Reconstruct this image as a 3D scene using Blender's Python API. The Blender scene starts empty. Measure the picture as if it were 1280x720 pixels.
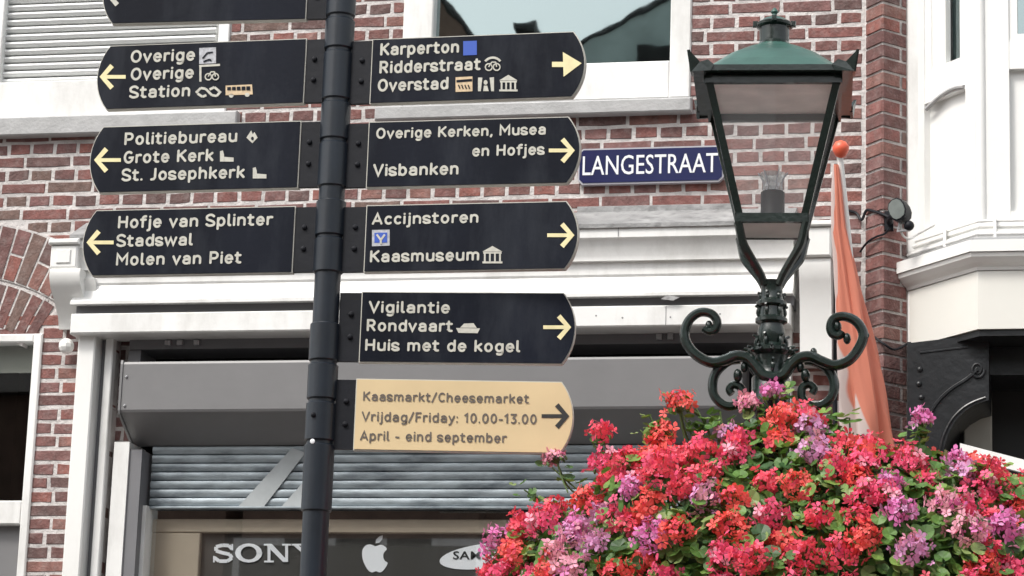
import bpy, bmesh, math, random
from mathutils import Vector, Matrix
R = math.radians
random.seed(7)
S = bpy.context.scene
C = S.collection
# ------------------------------------------------------------------ camera
PSI, THE, ROL = R(12.0), R(13.3), 0.033
FPX = 3400.0
CAM = Vector((0, -11.04, 1.6))
CM = Matrix.Rotation(PSI, 3, 'Z') @ Matrix.Rotation(math.pi/2+THE, 3, 'X') @ Matrix.Rotation(ROL, 3, 'Z')
cd = bpy.data.cameras.new('camera'); cam = bpy.data.objects.new('camera', cd); C.objects.link(cam)
cam.matrix_world = Matrix.Translation(CAM) @ CM.to_4x4()
cd.sensor_width = 36; cd.lens = FPX/1280*36; cd.clip_end = 2000; cd.clip_start = 0.1
S.camera = cam
# ------------------------------------------------------------------ light
SUN_EL, SUN_AZ = R(52), R(215)     # azimuth clockwise from +Y: high, behind and left of the camera
w = bpy.data.worlds.new('World'); S.world = w; w.use_nodes = True
nt = w.node_tree; bg = nt.nodes['Background']
sky = nt.nodes.new('ShaderNodeTexSky'); sky.sky_type = 'NISHITA'; sky.sun_disc = False
sky.sun_elevation = SUN_EL; sky.sun_rotation = SUN_AZ; sky.air_density = 1.5; sky.dust_density = 4
hs = nt.nodes.new('ShaderNodeHueSaturation'); hs.inputs['Saturation'].default_value = 0.25
nt.links.new(sky.outputs[0], hs.inputs['Color']); nt.links.new(hs.outputs[0], bg.inputs[0])
bg.inputs[1].default_value = 0.15
sl = bpy.data.lights.new('sun', 'SUN'); sl.energy = 1.5; sl.angle = R(12); sl.color = (1, .96, .9)
so = bpy.data.objects.new('sun', sl); C.objects.link(so)
sd = Vector((math.sin(SUN_AZ)*math.cos(SUN_EL), math.cos(SUN_AZ)*math.cos(SUN_EL), math.sin(SUN_EL)))
so.rotation_euler = sd.to_track_quat('Z', 'Y').to_euler()
S.view_settings.view_transform = 'Standard'; S.view_settings.look = 'None'
S.view_settings.exposure = 0.64; S.view_settings.gamma = 1
# ------------------------------------------------------------------ planning helpers: place on a real plane of the site
def ray(px, py):
    return (CM @ Vector(((px-640)/FPX, (360-py)/FPX, -1))).normalized()
def W(px, py, y):
    d = ray(px, py); return CAM + d*((y-CAM.y)/d.y)
def X(px, py, y): return W(px, py, y).x
def Z(px, py, y): return W(px, py, y).z
def proj(v):
    l = CM.transposed() @ (Vector(v)-CAM); return (640+FPX*l.x/-l.z, 360-FPX*l.y/-l.z)
# ------------------------------------------------------------------ materials
def mat(name, col, rough=.6, var=0, vscale=8, bump=0, bscale=40, metal=0, dirt=None, dirtamt=0, dscale=3, stretch=None, coat=0):
    m = bpy.data.materials.new(name); m.use_nodes = True; n = m.node_tree.nodes; L = m.node_tree.links
    b = n['Principled BSDF']; b.inputs['Roughness'].default_value = rough; b.inputs['Metallic'].default_value = metal
    b.inputs['Coat Weight'].default_value = coat
    b.inputs['Base Color'].default_value = (*col, 1)
    g = n.new('ShaderNodeNewGeometry'); mp = n.new('ShaderNodeMapping'); L.new(g.outputs['Position'], mp.inputs[0])
    if stretch: mp.inputs['Scale'].default_value = stretch
    last = None
    if var:
        t = n.new('ShaderNodeTexNoise'); t.inputs['Scale'].default_value = vscale; t.inputs['Detail'].default_value = 6
        L.new(mp.outputs[0], t.inputs['Vector'])
        mr = n.new('ShaderNodeMapRange'); mr.inputs[1].default_value = .3; mr.inputs[2].default_value = .7
        mr.inputs[3].default_value = 1-var; mr.inputs[4].default_value = 1+var; L.new(t.outputs[0], mr.inputs[0])
        v = n.new('ShaderNodeVectorMath'); v.operation = 'SCALE'; v.inputs[0].default_value = col
        L.new(mr.outputs[0], v.inputs['Scale']); last = v.outputs[0]
    if dirt:
        t = n.new('ShaderNodeTexNoise'); t.inputs['Scale'].default_value = dscale; t.inputs['Detail'].default_value = 8
        t.inputs['Roughness'].default_value = .65
        L.new(mp.outputs[0], t.inputs['Vector'])
        cr = n.new('ShaderNodeValToRGB'); cr.color_ramp.elements[0].position = .48; cr.color_ramp.elements[1].position = .72
        cr.color_ramp.elements[1].color = (dirtamt,)*3+(1,); L.new(t.outputs[0], cr.inputs[0])
        mx = n.new('ShaderNodeMix'); mx.data_type = 'RGBA'; mx.inputs[6].default_value = (*col, 1)
        if last: L.new(last, mx.inputs[6])
        mx.inputs[7].default_value = (*dirt, 1); L.new(cr.outputs[0], mx.inputs[0]); last = mx.outputs[2]
    if last: L.new(last, b.inputs['Base Color'])
    if bump:
        t = n.new('ShaderNodeTexNoise'); t.inputs['Scale'].default_value = bscale; t.inputs['Detail'].default_value = 5
        L.new(g.outputs['Position'], t.inputs['Vector'])
        bp = n.new('ShaderNodeBump'); bp.inputs['Strength'].default_value = bump; bp.inputs['Distance'].default_value = .01
        L.new(t.outputs[0], bp.inputs['Height']); L.new(bp.outputs[0], b.inputs['Normal'])
    return m
def glassmat(name, refl, tint, rcol=(1, 1, 1), dusty=0):
    m = bpy.data.materials.new(name); m.use_nodes = True; n = m.node_tree.nodes; L = m.node_tree.links; n.clear()
    o = n.new('ShaderNodeOutputMaterial'); t = n.new('ShaderNodeBsdfTransparent'); t.inputs[0].default_value = (*tint, 1)
    g = n.new('ShaderNodeBsdfGlossy'); g.inputs['Roughness'].default_value = .015; g.inputs['Color'].default_value = (*rcol, 1)
    x = n.new('ShaderNodeMixShader'); x.inputs[0].default_value = refl
    L.new(t.outputs[0], x.inputs[1]); L.new(g.outputs[0], x.inputs[2]); last = x
    if dusty:
        d = n.new('ShaderNodeBsdfDiffuse'); d.inputs[0].default_value = (.75, .75, .75, 1)
        y = n.new('ShaderNodeMixShader'); y.inputs[0].default_value = dusty
        L.new(x.outputs[0], y.inputs[1]); L.new(d.outputs[0], y.inputs[2]); last = y
    L.new(last.outputs[0], o.inputs[0]); return m
def leafy(name, col, trans, var=.25):
    m = mat(name, col, .5, var, 30); n = m.node_tree.nodes; L = m.node_tree.links
    b = n['Principled BSDF']; o = n['Material Output']; t = n.new('ShaderNodeBsdfTranslucent')
    t.inputs[0].default_value = (min(1, col[0]*1.4), min(1, col[1]*1.3), col[2], 1)
    x = n.new('ShaderNodeMixShader'); x.inputs[0].default_value = trans
    L.new(b.outputs[0], x.inputs[1]); L.new(t.outputs[0], x.inputs[2]); L.new(x.outputs[0], o.inputs[0]); return m
BR = [mat('brick_%d' % i, c, .85, .28, 22, .5, 90, dirt=(.40, .34, .32), dirtamt=.30, dscale=26) for i, c in enumerate(
    [(.170, .078, .070), (.200, .083, .073), (.135, .066, .061), (.215, .105, .088), (.118, .068, .063), (.185, .092, .086), (.230, .088, .072), (.150, .095, .080)])]
MORT = mat('mortar', (.58, .55, .535), .95, .18, 14, .8, 60, dirt=(.24, .225, .22), dirtamt=.6, dscale=6)
WHITE = mat('white_paint', (.80, .80, .785), .4, .03, 5, .12, 25, dirt=(.44, .43, .40), dirtamt=.6, dscale=4, stretch=(1, 1, .35))
WHITE2 = mat('white_paint_fresh', (.82, .82, .80), .35, .02, 5, .05, 20, dirt=(.6, .59, .56), dirtamt=.3, dscale=2.5)
CREAMW = mat('off_white_panel', (.74, .73, .68), .4, .03, 4, .05, 20)
SILL = mat('sill_stone', (.40, .40, .40), .7, .12, 12, .3, 60)
LEAD = mat('lead_flashing', (.30, .30, .30), .6, .35, 18, .8, 30, dirt=(.08, .08, .08), dirtamt=.7, dscale=9)
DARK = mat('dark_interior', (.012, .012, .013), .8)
DARKG = mat('dark_trim', (.03, .03, .03), .6)
BLACKW = mat('black_paint', (.016, .017, .019), .32, .2, 10, .2, 30)
BLIND = mat('blind_slat', (.74, .75, .74), .5)
CASS = mat('cassette_grey', (.185, .183, .186), .45, .04, 6, .05, 30, metal=.1)
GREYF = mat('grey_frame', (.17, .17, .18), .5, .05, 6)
SHUT = mat('shutter_metal', (.36, .41, .44), .42, .25, 9, .1, 40, metal=.25, dirt=(.08, .10, .12), dirtamt=.85, dscale=4, stretch=(1, 1, 4))
BEIGE = mat('beige_board', (.36, .30, .23), .6, .05, 5)
BEIGE2 = mat('beige_curtain', (.50, .48, .42), .8, .08, 8)
STRIP = mat('dark_sign_strip', (.045, .042, .038), .4, .1, 6)
PALE = mat('reflection_pale', (.40, .43, .44), .5, .1, 12)
SIGNB = mat('sign_black', (.008, .010, .017), .42, .3, 3, .05, 60, dirt=(.040, .045, .055), dirtamt=.6, dscale=5, stretch=(1, 1, .3))
SIGNB.node_tree.nodes['Principled BSDF'].inputs['Specular IOR Level'].default_value = .13
SIGNR = mat('sign_rim', (.52, .51, .46), .5, .08, 20)
LETT = mat('letter_cream', (.52, .51, .45), .6, .12, 60)
ARROW = mat('arrow_yellow', (.78, .70, .40), .6, .08, 40)
CREAM = mat('sign_cream', (.66, .51, .295), .5, .06, 5, .03, 30)
INK = mat('sign_ink', (.12, .10, .085), .6, .15, 60)
INKD = mat('sign_ink_black', (.02, .02, .02), .6)
PICB = mat('pictogram_blue', (.03, .09, .45), .5)
PICG = mat('pictogram_grey', (.42, .43, .46), .5, .25, 90)
PICO = mat('pictogram_sand', (.62, .47, .30), .5, .15, 80)
POLE = mat('pole_paint', (.009, .014, .022), .38, .2, 8, .05, 40, coat=.1)
BRKT = mat('bracket_paint', (.008, .009, .013), .55, .2, 10, .1, 40)
BRKT.node_tree.nodes['Principled BSDF'].inputs['Specular IOR Level'].default_value = .25
LENSG = mat('floodlight_lens', (.15, .17, .16), .4, .15, 30)
IRON = mat('cast_iron_paint', (.010, .018, .015), .27, .2, 20, .15, 50, coat=.3)
ROOFG = mat('lantern_roof_green', (.036, .100, .082), .38, .15, 12, .1, 30, dirt=(.02, .05, .045), dirtamt=.5, dscale=8)
UNDER = mat('lantern_reflector', (.90, .79, .75), .45, .15, 9)
LGLASS = glassmat('lantern_glass', .05, (.97, .97, .97), dusty=.09)
BGLASS = glassmat('bulb_glass', .28, (.88, .90, .90), dusty=.20)
WGLASS = glassmat('window_glass', .36, (.35, .38, .38), (.82, .96, .96))
_n = WGLASS.node_tree.nodes; _l = WGLASS.node_tree.links; _g = _n.new('ShaderNodeNewGeometry'); _t = _n.new('ShaderNodeTexNoise'); _t.inputs['Scale'].default_value = 3.5
_b = _n.new('ShaderNodeBump'); _b.inputs['Strength'].default_value = .14; _b.inputs['Distance'].default_value = .0025
_l.new(_g.outputs['Position'], _t.inputs['Vector']); _l.new(_t.outputs[0], _b.inputs['Height']); _l.new(_b.outputs[0], _n['Glossy BSDF'].inputs['Normal'])
DGLASS = glassmat('shop_glass', .10, (.97, .98, .98))
BLUE = mat('enamel_blue', (.017, .019, .080), .16, .1, 5, coat=.5)
ENAMW = mat('enamel_white', (.80, .81, .84), .3)
ENRIM = mat('enamel_rim', (.42, .42, .46), .4)
ORANGE = leafy('orange_cloth', (.74, .245, .165), .2, .12)
WCLOTH = leafy('white_cloth', (.85, .74, .70), .15, .06)
KNOB = mat('orange_knob', (.75, .12, .06), .4)
LAMPG = mat('grey_plate', (.62, .63, .61), .5, .1, 10)
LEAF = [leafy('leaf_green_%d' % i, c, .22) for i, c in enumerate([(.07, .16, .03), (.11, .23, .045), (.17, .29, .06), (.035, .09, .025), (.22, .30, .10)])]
STEM = leafy('stem_green', (.10, .17, .05), .1)
PET = [leafy('petal_%s' % n_, tuple(.93*q+.035 for q in c), .28, .14) for n_, c in [('scarlet', (.88, .065, .125)), ('coral', (.90, .10, .085)), ('crimson', (.88, .075, .21)), ('magenta', (.74, .18, .50)), ('lilac', (.70, .32, .60)), ('pink', (.84, .36, .48))]]
PEYE = leafy('petal_eye', (.45, .02, .12), .1)
SOIL = mat('basket_moss', (.05, .06, .03), .9, .4, 20, .8, 30)
ASPH = mat('street_pavers', (.10, .09, .085), .85, .25, 6, .5, 30)
PAVE = mat('pavement_slabs', (.15, .145, .14), .85, .2, 4, .4, 30)
RTILE = mat('far_roof_tile', (.035, .032, .030), .8, .3, 6, .5, 10)
FGREEN = mat('far_green_boards', (.62, .72, .68), .7, .15, 3)
FBRK = mat('far_brick', (.26, .17, .13), .9, .25, 5, .4, 20)
SILV = mat('zinc', (.45, .45, .46), .4, metal=.6)
# ------------------------------------------------------------------ objects
WL = {}
def tag(o, label=None, cat=None, group=None, kind=None):
    if label: o['label'] = label
    if cat: o['category'] = cat
    if group: o['group'] = group
    if kind: o['kind'] = kind
    return o
def empty(name, loc, label=None, cat=None, group=None):
    o = bpy.data.objects.new(name, None); C.objects.link(o); o.location = loc; WL[o] = Vector(loc); o.empty_display_size = .2
    return tag(o, label, cat, group)
def put(name, me, parent=None, wl=(0, 0, 0), rot=None):
    o = bpy.data.objects.new(name, me); C.objects.link(o); wl = Vector(wl); WL[o] = wl
    if parent: o.parent = parent; o.location = wl - WL[parent]
    else: o.location = wl
    if rot is not None: o.rotation_euler = rot
    return o
class MB:
    def __init__(s): s.v = []; s.f = []; s.m = []
    def add(s, vs, fs, mi=0):
        k = len(s.v); s.v += [tuple(v) for v in vs]; s.f += [tuple(k+i for i in f) for f in fs]; s.m += [mi]*len(fs); return s
    def box(s, x0, x1, y0, y1, z0, z1, c=0, mi=0):
        if x0 > x1: x0, x1 = x1, x0
        if z0 > z1: z0, z1 = z1, z0
        if y0 > y1: y0, y1 = y1, y0
        if c <= 0:
            vs = [(x, y, z) for x in (x0, x1) for y in (y0, y1) for z in (z0, z1)]
            return s.add(vs, [(0, 1, 3, 2), (4, 6, 7, 5), (0, 4, 5, 1), (2, 3, 7, 6), (0, 2, 6, 4), (1, 5, 7, 3)], mi)
        # chamfered front edges (front = y0)
        vs = [(x0, y1, z0), (x1, y1, z0), (x1, y1, z1), (x0, y1, z1), (x0, y0+c, z0), (x1, y0+c, z0), (x1, y0+c, z1), (x0, y0+c, z1),
              (x0+c, y0, z0+c), (x1-c, y0, z0+c), (x1-c, y0, z1-c), (x0+c, y0, z1-c)]
        return s.add(vs, [(0, 3, 2, 1), (0, 1, 5, 4), (1, 2, 6, 5), (2, 3, 7, 6), (3, 0, 4, 7), (4, 5, 9, 8), (5, 6, 10, 9), (6, 7, 11, 10), (7, 4, 8, 11), (8, 9, 10, 11)], mi)
    def prism(s, pts, a, b, fn, mi=0):
        n = len(pts); vs = [fn(p, a) for p in pts]+[fn(p, b) for p in pts]
        return s.add(vs, [tuple(range(n))[::-1], tuple(range(n, 2*n))]+[(i, (i+1) % n, n+(i+1) % n, n+i) for i in range(n)], mi)
    def profx(s, prof, x0, x1, mi=0):   # prof in (y,z) swept along x
        return s.prism(prof, x0, x1, lambda p, t: (t, p[0], p[1]), mi)
    def lathe(s, c, prof, n=20, mi=0):  # prof (r,z)
        vs = [(c[0]+r*math.cos(2*math.pi*i/n), c[1]+r*math.sin(2*math.pi*i/n), z) for r, z in prof for i in range(n)]
        fs = [(j*n+i, j*n+(i+1) % n, (j+1)*n+(i+1) % n, (j+1)*n+i) for j in range(len(prof)-1) for i in range(n)]
        fs += [tuple(range(n))[::-1], tuple((len(prof)-1)*n+i for i in range(n))]
        return s.add(vs, fs, mi)
    def tube(s, pts, rad, n=8, mi=0, flat=1):
        pts = [Vector(p) for p in pts]; N = len(pts)
        if not hasattr(rad, '__len__'): rad = [rad]*N
        vs = []; ref = Vector((0, 1, 0.01))
        for i, p in enumerate(pts):
            t = (pts[min(i+1, N-1)]-pts[max(i-1, 0)]).normalized()
            if abs(t.dot(ref)) > .95: r2 = Vector((1, 0, 0))
            else: r2 = ref
            a = t.cross(r2).normalized(); b = a.cross(t).normalized()
            for k in range(n):
                th = 2*math.pi*k/n; vs.append(p+a*math.cos(th)*rad[i]+b*math.sin(th)*rad[i]*flat)
        fs = [(j*n+i, j*n+(i+1) % n, (j+1)*n+(i+1) % n, (j+1)*n+i) for j in range(N-1) for i in range(n)]
        fs += [tuple(range(n))[::-1], tuple((N-1)*n+i for i in range(n))]
        return s.add(vs, fs, mi)
    def ball(s, c, r, n=10, m=7, mi=0, sc=(1, 1, 1)):
        pr = [(max(1e-4, math.sin(math.pi*j/m)), -math.cos(math.pi*j/m)) for j in range(m+1)]
        vs = [(c[0]+r*sc[0]*q*math.cos(2*math.pi*i/n), c[1]+r*sc[1]*q*math.sin(2*math.pi*i/n), c[2]+r*sc[2]*z) for q, z in pr for i in range(n)]
        return s.add(vs, [(j*n+i, j*n+(i+1) % n, (j+1)*n+(i+1) % n, (j+1)*n+i) for j in range(m) for i in range(n)], mi)
    def mesh(s, name, mats, smooth=False):
        me = bpy.data.meshes.new(name); me.from_pydata(s.v, [], s.f)
        for m in (mats if isinstance(mats, (list, tuple)) else [mats]): me.materials.append(m)
        me.polygons.foreach_set('material_index', s.m)
        bm = bmesh.new(); bm.from_mesh(me); bmesh.ops.recalc_face_normals(bm, faces=bm.faces); bm.to_mesh(me); bm.free()
        if smooth:
            me.polygons.foreach_set('use_smooth', [True]*len(me.polygons))
            me.set_sharp_from_angle(angle=R(38))
        me.update(); return me
    def build(s, name, mats, parent=None, smooth=False):
        return put(name, s.mesh(name, mats, smooth), parent)
def crom(P, k=6):
    P = [Vector(p) for p in P]; out = []; n = len(P)
    for i in range(n-1):
        p0, p1, p2, p3 = P[max(i-1, 0)], P[i], P[i+1], P[min(i+2, n-1)]
        for j in range(k):
            t = j/k
            out.append(.5*((2*p1)+(p2-p0)*t+(2*p0-5*p1+4*p2-p3)*t*t+(3*p1-p0-3*p2+p3)*t**3))
    out.append(P[-1]); return out
def lerp(a, b, t): return a+(b-a)*t
# ================================================================== SETTING
g = MB().add([(-600, -600, 0), (600, -600, 0), (600, 600, 0), (-600, 600, 0)], [(0, 1, 2, 3)]).build('ground', ASPH); tag(g, kind='structure')
g = MB().box(-30, 30, -1.8, 0, .0, .12).build('pavement', PAVE); tag(g, kind='structure')
g = MB().box(-30, 30, -19, -16.6, .0, .12).build('pavement', PAVE); tag(g, kind='structure')
# ================================================================== BRICK HOUSE
XL = X(0, 360, 0)-1.2
XPIER = X(1079, 200, 0)          # left edge of the cornered pier
XP2 = X(1134, 200, 0)
ZT = Z(640, 0, 0)+1.2; ZB = 0.12
house = empty('brick_house', (X(500, 400, 0), 0, .12), 'red brick house with a white shopfront cornice, behind the signpost and the street lamp', 'building')
def rect(a, b, top, bot, y=0, ref=None):   # px extents -> world rect
    xm = (a+b)/2 if ref is None else ref; ym = (top+bot)/2
    return (X(a, ym, y), X(b, ym, y), Z(xm, bot, y), Z(xm, top, y))
LW = rect(-80, 284, -60, 142, 0, 140); LW = (LW[0], X(284, 110, 0), Z(140, 147, 0), ZT-.1)
MW = (X(505, 20, 0), X(864, 60, 0), Z(680, 128, 0), ZT-.1)
BW = (XL-.1, X(52, 440, 0), Z(20, 900, 0), Z(20, 418, 0))
SHOP = (X(136, 560, 0), X(984, 480, 0), Z(500, 1000, 0), Z(500, 412, 0))
FASC = (X(100, 350, 0), X(1020, 350, 0), Z(640, 412, 0), Z(640, 276, 0))
opens = [LW, MW, BW, SHOP]
def subtract(xs, zs, holes):
    pass
# backing wall of mortar: split into cells around the openings
def cells(x0, x1, z0, z1, holes):
    xs = sorted({x0, x1}|{min(max(h[i], x0), x1) for h in holes for i in (0, 1)})
    zs = sorted({z0, z1}|{min(max(h[i], z0), z1) for h in holes for i in (2, 3)})
    out = []
    for i in range(len(xs)-1):
        for j in range(len(zs)-1):
            cx, cz = (xs[i]+xs[i+1])/2, (zs[j]+zs[j+1])/2
            if xs[i+1]-xs[i] < 1e-4 or zs[j+1]-zs[j] < 1e-4: continue
            if not any(h[0] < cx < h[1] and h[2] < cz < h[3] for h in holes): out.append((xs[i], xs[i+1], zs[j], zs[j+1]))
    return out
mb = MB()
for (a, b, c, d) in cells(XL, XP2+.002, ZB, ZT, opens):
    mb.box(a, b, .0008, .22, c, d)
wall = mb.build('brick_wall', MORT, house)
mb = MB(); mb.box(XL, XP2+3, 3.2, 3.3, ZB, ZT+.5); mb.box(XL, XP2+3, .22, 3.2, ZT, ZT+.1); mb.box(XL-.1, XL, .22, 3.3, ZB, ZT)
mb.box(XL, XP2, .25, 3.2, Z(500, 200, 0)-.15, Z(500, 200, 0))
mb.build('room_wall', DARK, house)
# arch over the lower left window
AC = W(-74, 606, 0); SC = (W(100, 378, 0)-W(0, 378, 0)).x/100.0
AR0, AR1 = 252*SC, 316*SC
def in_arch(x, z):
    dx, dz = x-AC.x, z-AC.z; r = math.hypot(dx, dz); a = math.degrees(math.atan2(dx, dz))
    return AR0*.90-.02 < r < AR1+.012 and abs(a) < 33.5
PIT, CRS, HT, J = .2185, .0605, .0478, .0130
brick_cache = {}
def brick_mesh(L, mi, var, h=HT):
    key = (round(L/.008), mi, var, round(h, 3))
    if key in brick_cache: return brick_cache[key]
    rr = random.Random(hash(key)); L2 = round(L/.008)*.008
    j = lambda s: rr.uniform(-s, s)
    b = MB(); x, z, c = L2/2, h/2, .0035
    pf = [(-x+j(.002), -z+j(.0025)), (0, -z+j(.0025)), (x+j(.002), -z+j(.0025)), (x+j(.002), z+j(.0025)), (0, z+j(.0025)), (-x+j(.002), z+j(.0025))]
    vs = [(p[0], .05, p[1]) for p in pf]+[(p[0], .003, p[1]) for p in pf]+[(p[0]*(1-c/x), -.002+j(.0015), p[1]*(1-c/z)) for p in pf]
    fs = [(i, (i+1) % 6, 6+(i+1) % 6, 6+i) for i in range(6)]+[(6+i, 6+(i+1) % 6, 12+(i+1) % 6, 12+i) for i in range(6)]+[(12, 13, 16, 17), (13, 14, 15, 16)]
    b.add(vs, fs); me = b.mesh('brick', BR[mi]); brick_cache[key] = me; return me
PW = [1.2, 1.2, 1, .9, .7, .9, .8, .5]
def rmat(): return random.choices(range(len(BR)), PW)[0]
blist = []
z0 = Z(640, 255, 0); k0 = int((z0-(ZB+2.0))/CRS)
zz = z0-k0*CRS; k = -k0
allholes = opens+[FASC]
# signs etc. that stand in front (photo px) only rank visibility
def hidden(px, py):
    if not (-25 < px < 1305 and -15 < py < 735): return 3
    for a, b, c, d in [(125, 380, 50, 132), (115, 375, 155, 238), (105, 370, 260, 343), (465, 715, 45, 125), (455, 710, 148, 232), (450, 705, 255, 338), (725, 900, 188, 228), (395, 440, 0, 720)]:
        if a < px < b and c < py < d: return 1
    return 0
while zz < ZT:
    hd = k % 2
    pitch = PIT/2 if hd else PIT; off = .0545*.5 if hd else 0
    shift = (PIT/2 if (k//2) % 2 and not hd else 0)
    n0 = int((XL)/pitch)-2; x = n0*pitch+off+shift
    row = []
    while x < XPIER:
        a, b = max(x, XL), min(x+pitch-J, XPIER-.006); segs = [(a, b)] if b-a > .004 else []
        for h in allholes:
            if h[2] < zz < h[3]:
                ns = []
                for (p, q) in segs:
                    if q <= h[0] or p >= h[1]: ns.append((p, q)); continue
                    if p < h[0]: ns.append((p, h[0]))
                    if q > h[1]: ns.append((h[1], q))
                segs = ns
        row += [list(t_) for t_ in segs]
        x += pitch
    mg = []
    for sg_ in row:
        if mg and sg_[0]-mg[-1][1] < J+.003 and (sg_[1]-sg_[0] < .045 or mg[-1][1]-mg[-1][0] < .045): mg[-1][1] = sg_[1]
        else: mg.append(sg_)
    for p, q in mg:
            if q-p < .015 or in_arch((p+q)/2, zz): continue
            px, py = proj(((p+q)/2, 0, zz))
            blist.append((hidden(px, py), -(q-p), (p+q)/2, zz+random.uniform(-.0022, .0022), q-p))
    k += 1; zz += CRS
blist.sort(key=lambda t: (t[0], t[1]))
print('BRICKS', len(blist), 'in view', sum(b[0] < 3 for b in blist), 'clear', sum(b[0] == 0 for b in blist))
stuff = MB()
for i, (hv, _, x, z, L) in enumerate(blist):
    mi = rmat(); me = brick_mesh(L, mi, random.randrange(3))
    if i < 298 and hv < 3:
        put('brick', me, wall, (x, 0, z))
    else:
        base = len(stuff.v); stuff.add([(v.co.x+x, v.co.y, v.co.z+z) for v in me.vertices], [tuple(p.vertices) for p in me.polygons], mi)
tag(stuff.build('brickwork', BR, wall), kind='stuff')
# arch
mb = MB(); ap = [(AC.x+r*math.sin(R(a)), AC.z+r*math.cos(R(a))) for r, rng in ((AR1+.006, range(-20, 33, 2)), (AR0-.002, range(32, -21, -2))) for a in rng]
mb.prism(ap, -.006, .1, lambda p, t: (p[0], t, p[1])); arch = mb.build('window_arch', MORT, house)
def arch_brick(r0, r1, a0, a1, yf, mi):
    b = MB(); w2 = .0035; n = []
    for r, a, s in ((r0, a0, 1), (r1, a0, 1), (r1, a1, -1), (r0, a1, -1)):
        n.append((AC.x+r*math.sin(R(a))+s*w2, AC.z+r*math.cos(R(a))))
    b.prism(n, yf, .05, lambda p, t: (p[0], t, p[1])); put('brick', b.mesh('brick', BR[mi]), arch)
st = 3.72
for i in range(-5, 9):
    a0, a1 = 31.6-(i+1)*st, 31.6-i*st
    if i < 0: continue
    a0 += .25
    if i % 2: arch_brick(AR0+.004, AR1-.004, a0, a1, -.009, rmat())
    else:
        rm = lerp(AR0, AR1, .5); arch_brick(AR0+.004, rm-.006, a0, a1, -.009, rmat()); arch_brick(rm+.006, AR1-.004, a0, a1, -.0085, rmat())
mb = MB(); ap = [(AC.x+r*math.sin(R(a)), AC.z+r*math.cos(R(a))) for r, rng in ((AR0-.012, range(-20, 29, 2)), (AR0*.74, range(28, -21, -2))) for a in rng]
mb.prism(ap, -.002, .1, lambda p, t: (p[0], t, p[1])); infill = mb.build('arch_infill', MORT, house)
arch_p = arch; arch = infill
for i in range(8):
    a0, a1 = 30.5-(i+1)*3.9+.3, 30.5-i*3.9
    arch_brick(AR0*.78, AR0-.022, a0, a1, -.0045, rmat())
# -------- cornered brick pier (courses rise to an outward corner)
PC = X(1103, 200, -.1); prof = [(XPIER, .02), (XPIER, .0), (PC, -.10), (XP2, .0), (XP2, .02)]
mb = MB(); mb.prism([(XPIER+.006, .1), (XPIER+.006, .003), (PC, -.0965), (XP2, .0032), (XP2+.03, .0033), (XP2+.03, .1)], ZB, ZT, lambda p, t: (p[0], p[1], t))
pier = mb.build('brick_pier', MORT, house)
zz = z0-k0*CRS; k = -k0; pcount = 0; pst = MB()
while zz < ZT:
    px, py = proj((PC, -.1, zz)); h = HT/2; b = MB(); j = random.uniform(-.002, .002)
    xr = XP2 if k % 2 else lerp(PC, XP2, .74)
    def yy(x): return lerp(0, -.10, (x-XPIER)/(PC-XPIER)) if x < PC else lerp(-.10, 0, (x-PC)/(XP2-PC))
    lf, rt = XPIER+.012, xr-.004
    ring = [(lf, yy(lf)-.004), (PC-.006, yy(PC)-.001), (PC+.006, yy(PC)-.001), (rt, yy(rt)-.004), (rt, yy(rt)+.05), (lf, yy(lf)+.05)]
    b.prism(ring, zz-h+j, zz+h+j, lambda p, t: (p[0], p[1], t)); mi = rmat()
    vis = -20 < py < 740
    if vis: put('brick', b.mesh('brick', BR[mi]), pier); pcount += 1
    else: pst.add(b.v, b.f, mi)
    if not k % 2:
        b = MB(); l2, r2 = xr+.006, XP2-.003
        b.prism([(l2, yy(l2)-.004), (r2, yy(r2)-.004), (r2, .04), (l2, .04)], zz-h+j, zz+h+j, lambda p, t: (p[0], p[1], t)); mi = rmat()
        if vis: put('brick', b.mesh('brick', BR[mi]), pier)
        else: pst.add(b.v, b.f, mi)
    k += 1; zz += CRS
tag(pst.build('brickwork', BR, pier), kind='stuff')
MB().box(XP2+.0025, XP2+.07, -.010, .1, ZB, ZT, .004).build('corner_board', WHITE, house)
# -------- upper left window with drawn slatted blind
xl0, xr0 = LW[0], LW[1]
zrail = Z(140, 102, .03)
mb = MB(); mb.box(xl0, xr0, -.012, .10, LW[2], zrail, .005); mb.box(X(269, 110, -.01), xr0-.001, -.014, .1, zrail, LW[3], .004)
mb.box(xl0, X(4, 50, .0), -.014, .1, zrail, LW[3], .004)
win = mb.build('window_frame', WHITE, house)
shb = MB().box(xl0, xr0-.02, .06, .07, zrail, LW[3]).build('roller_blind', BLIND, house)
sp = 9.4*SC; zz = zrail+.002; xa, xb = X(4, 50, .03)+.002, X(269, 60, .03)-.002
sm = MB(); sm.profx([(.058, 0), (.030, sp*.10), (.022, sp*.42), (.030, sp*.72), (.050, sp*.98), (.058, sp*.98)], xa-(xa+xb)/2, (xb-xa)/2)
sme = sm.mesh('slat', BLIND)
while zz < LW[3]-sp:
    put('slat', sme, shb, ((xa+xb)/2, 0, zz)); zz += sp
mb = MB(); mb.box(xl0-.05, X(296, 150, -.05), -.055, .0, Z(140, 166, -.05), LW[2]-.001, .006); mb.build('window_sill', SILL, house)
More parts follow.
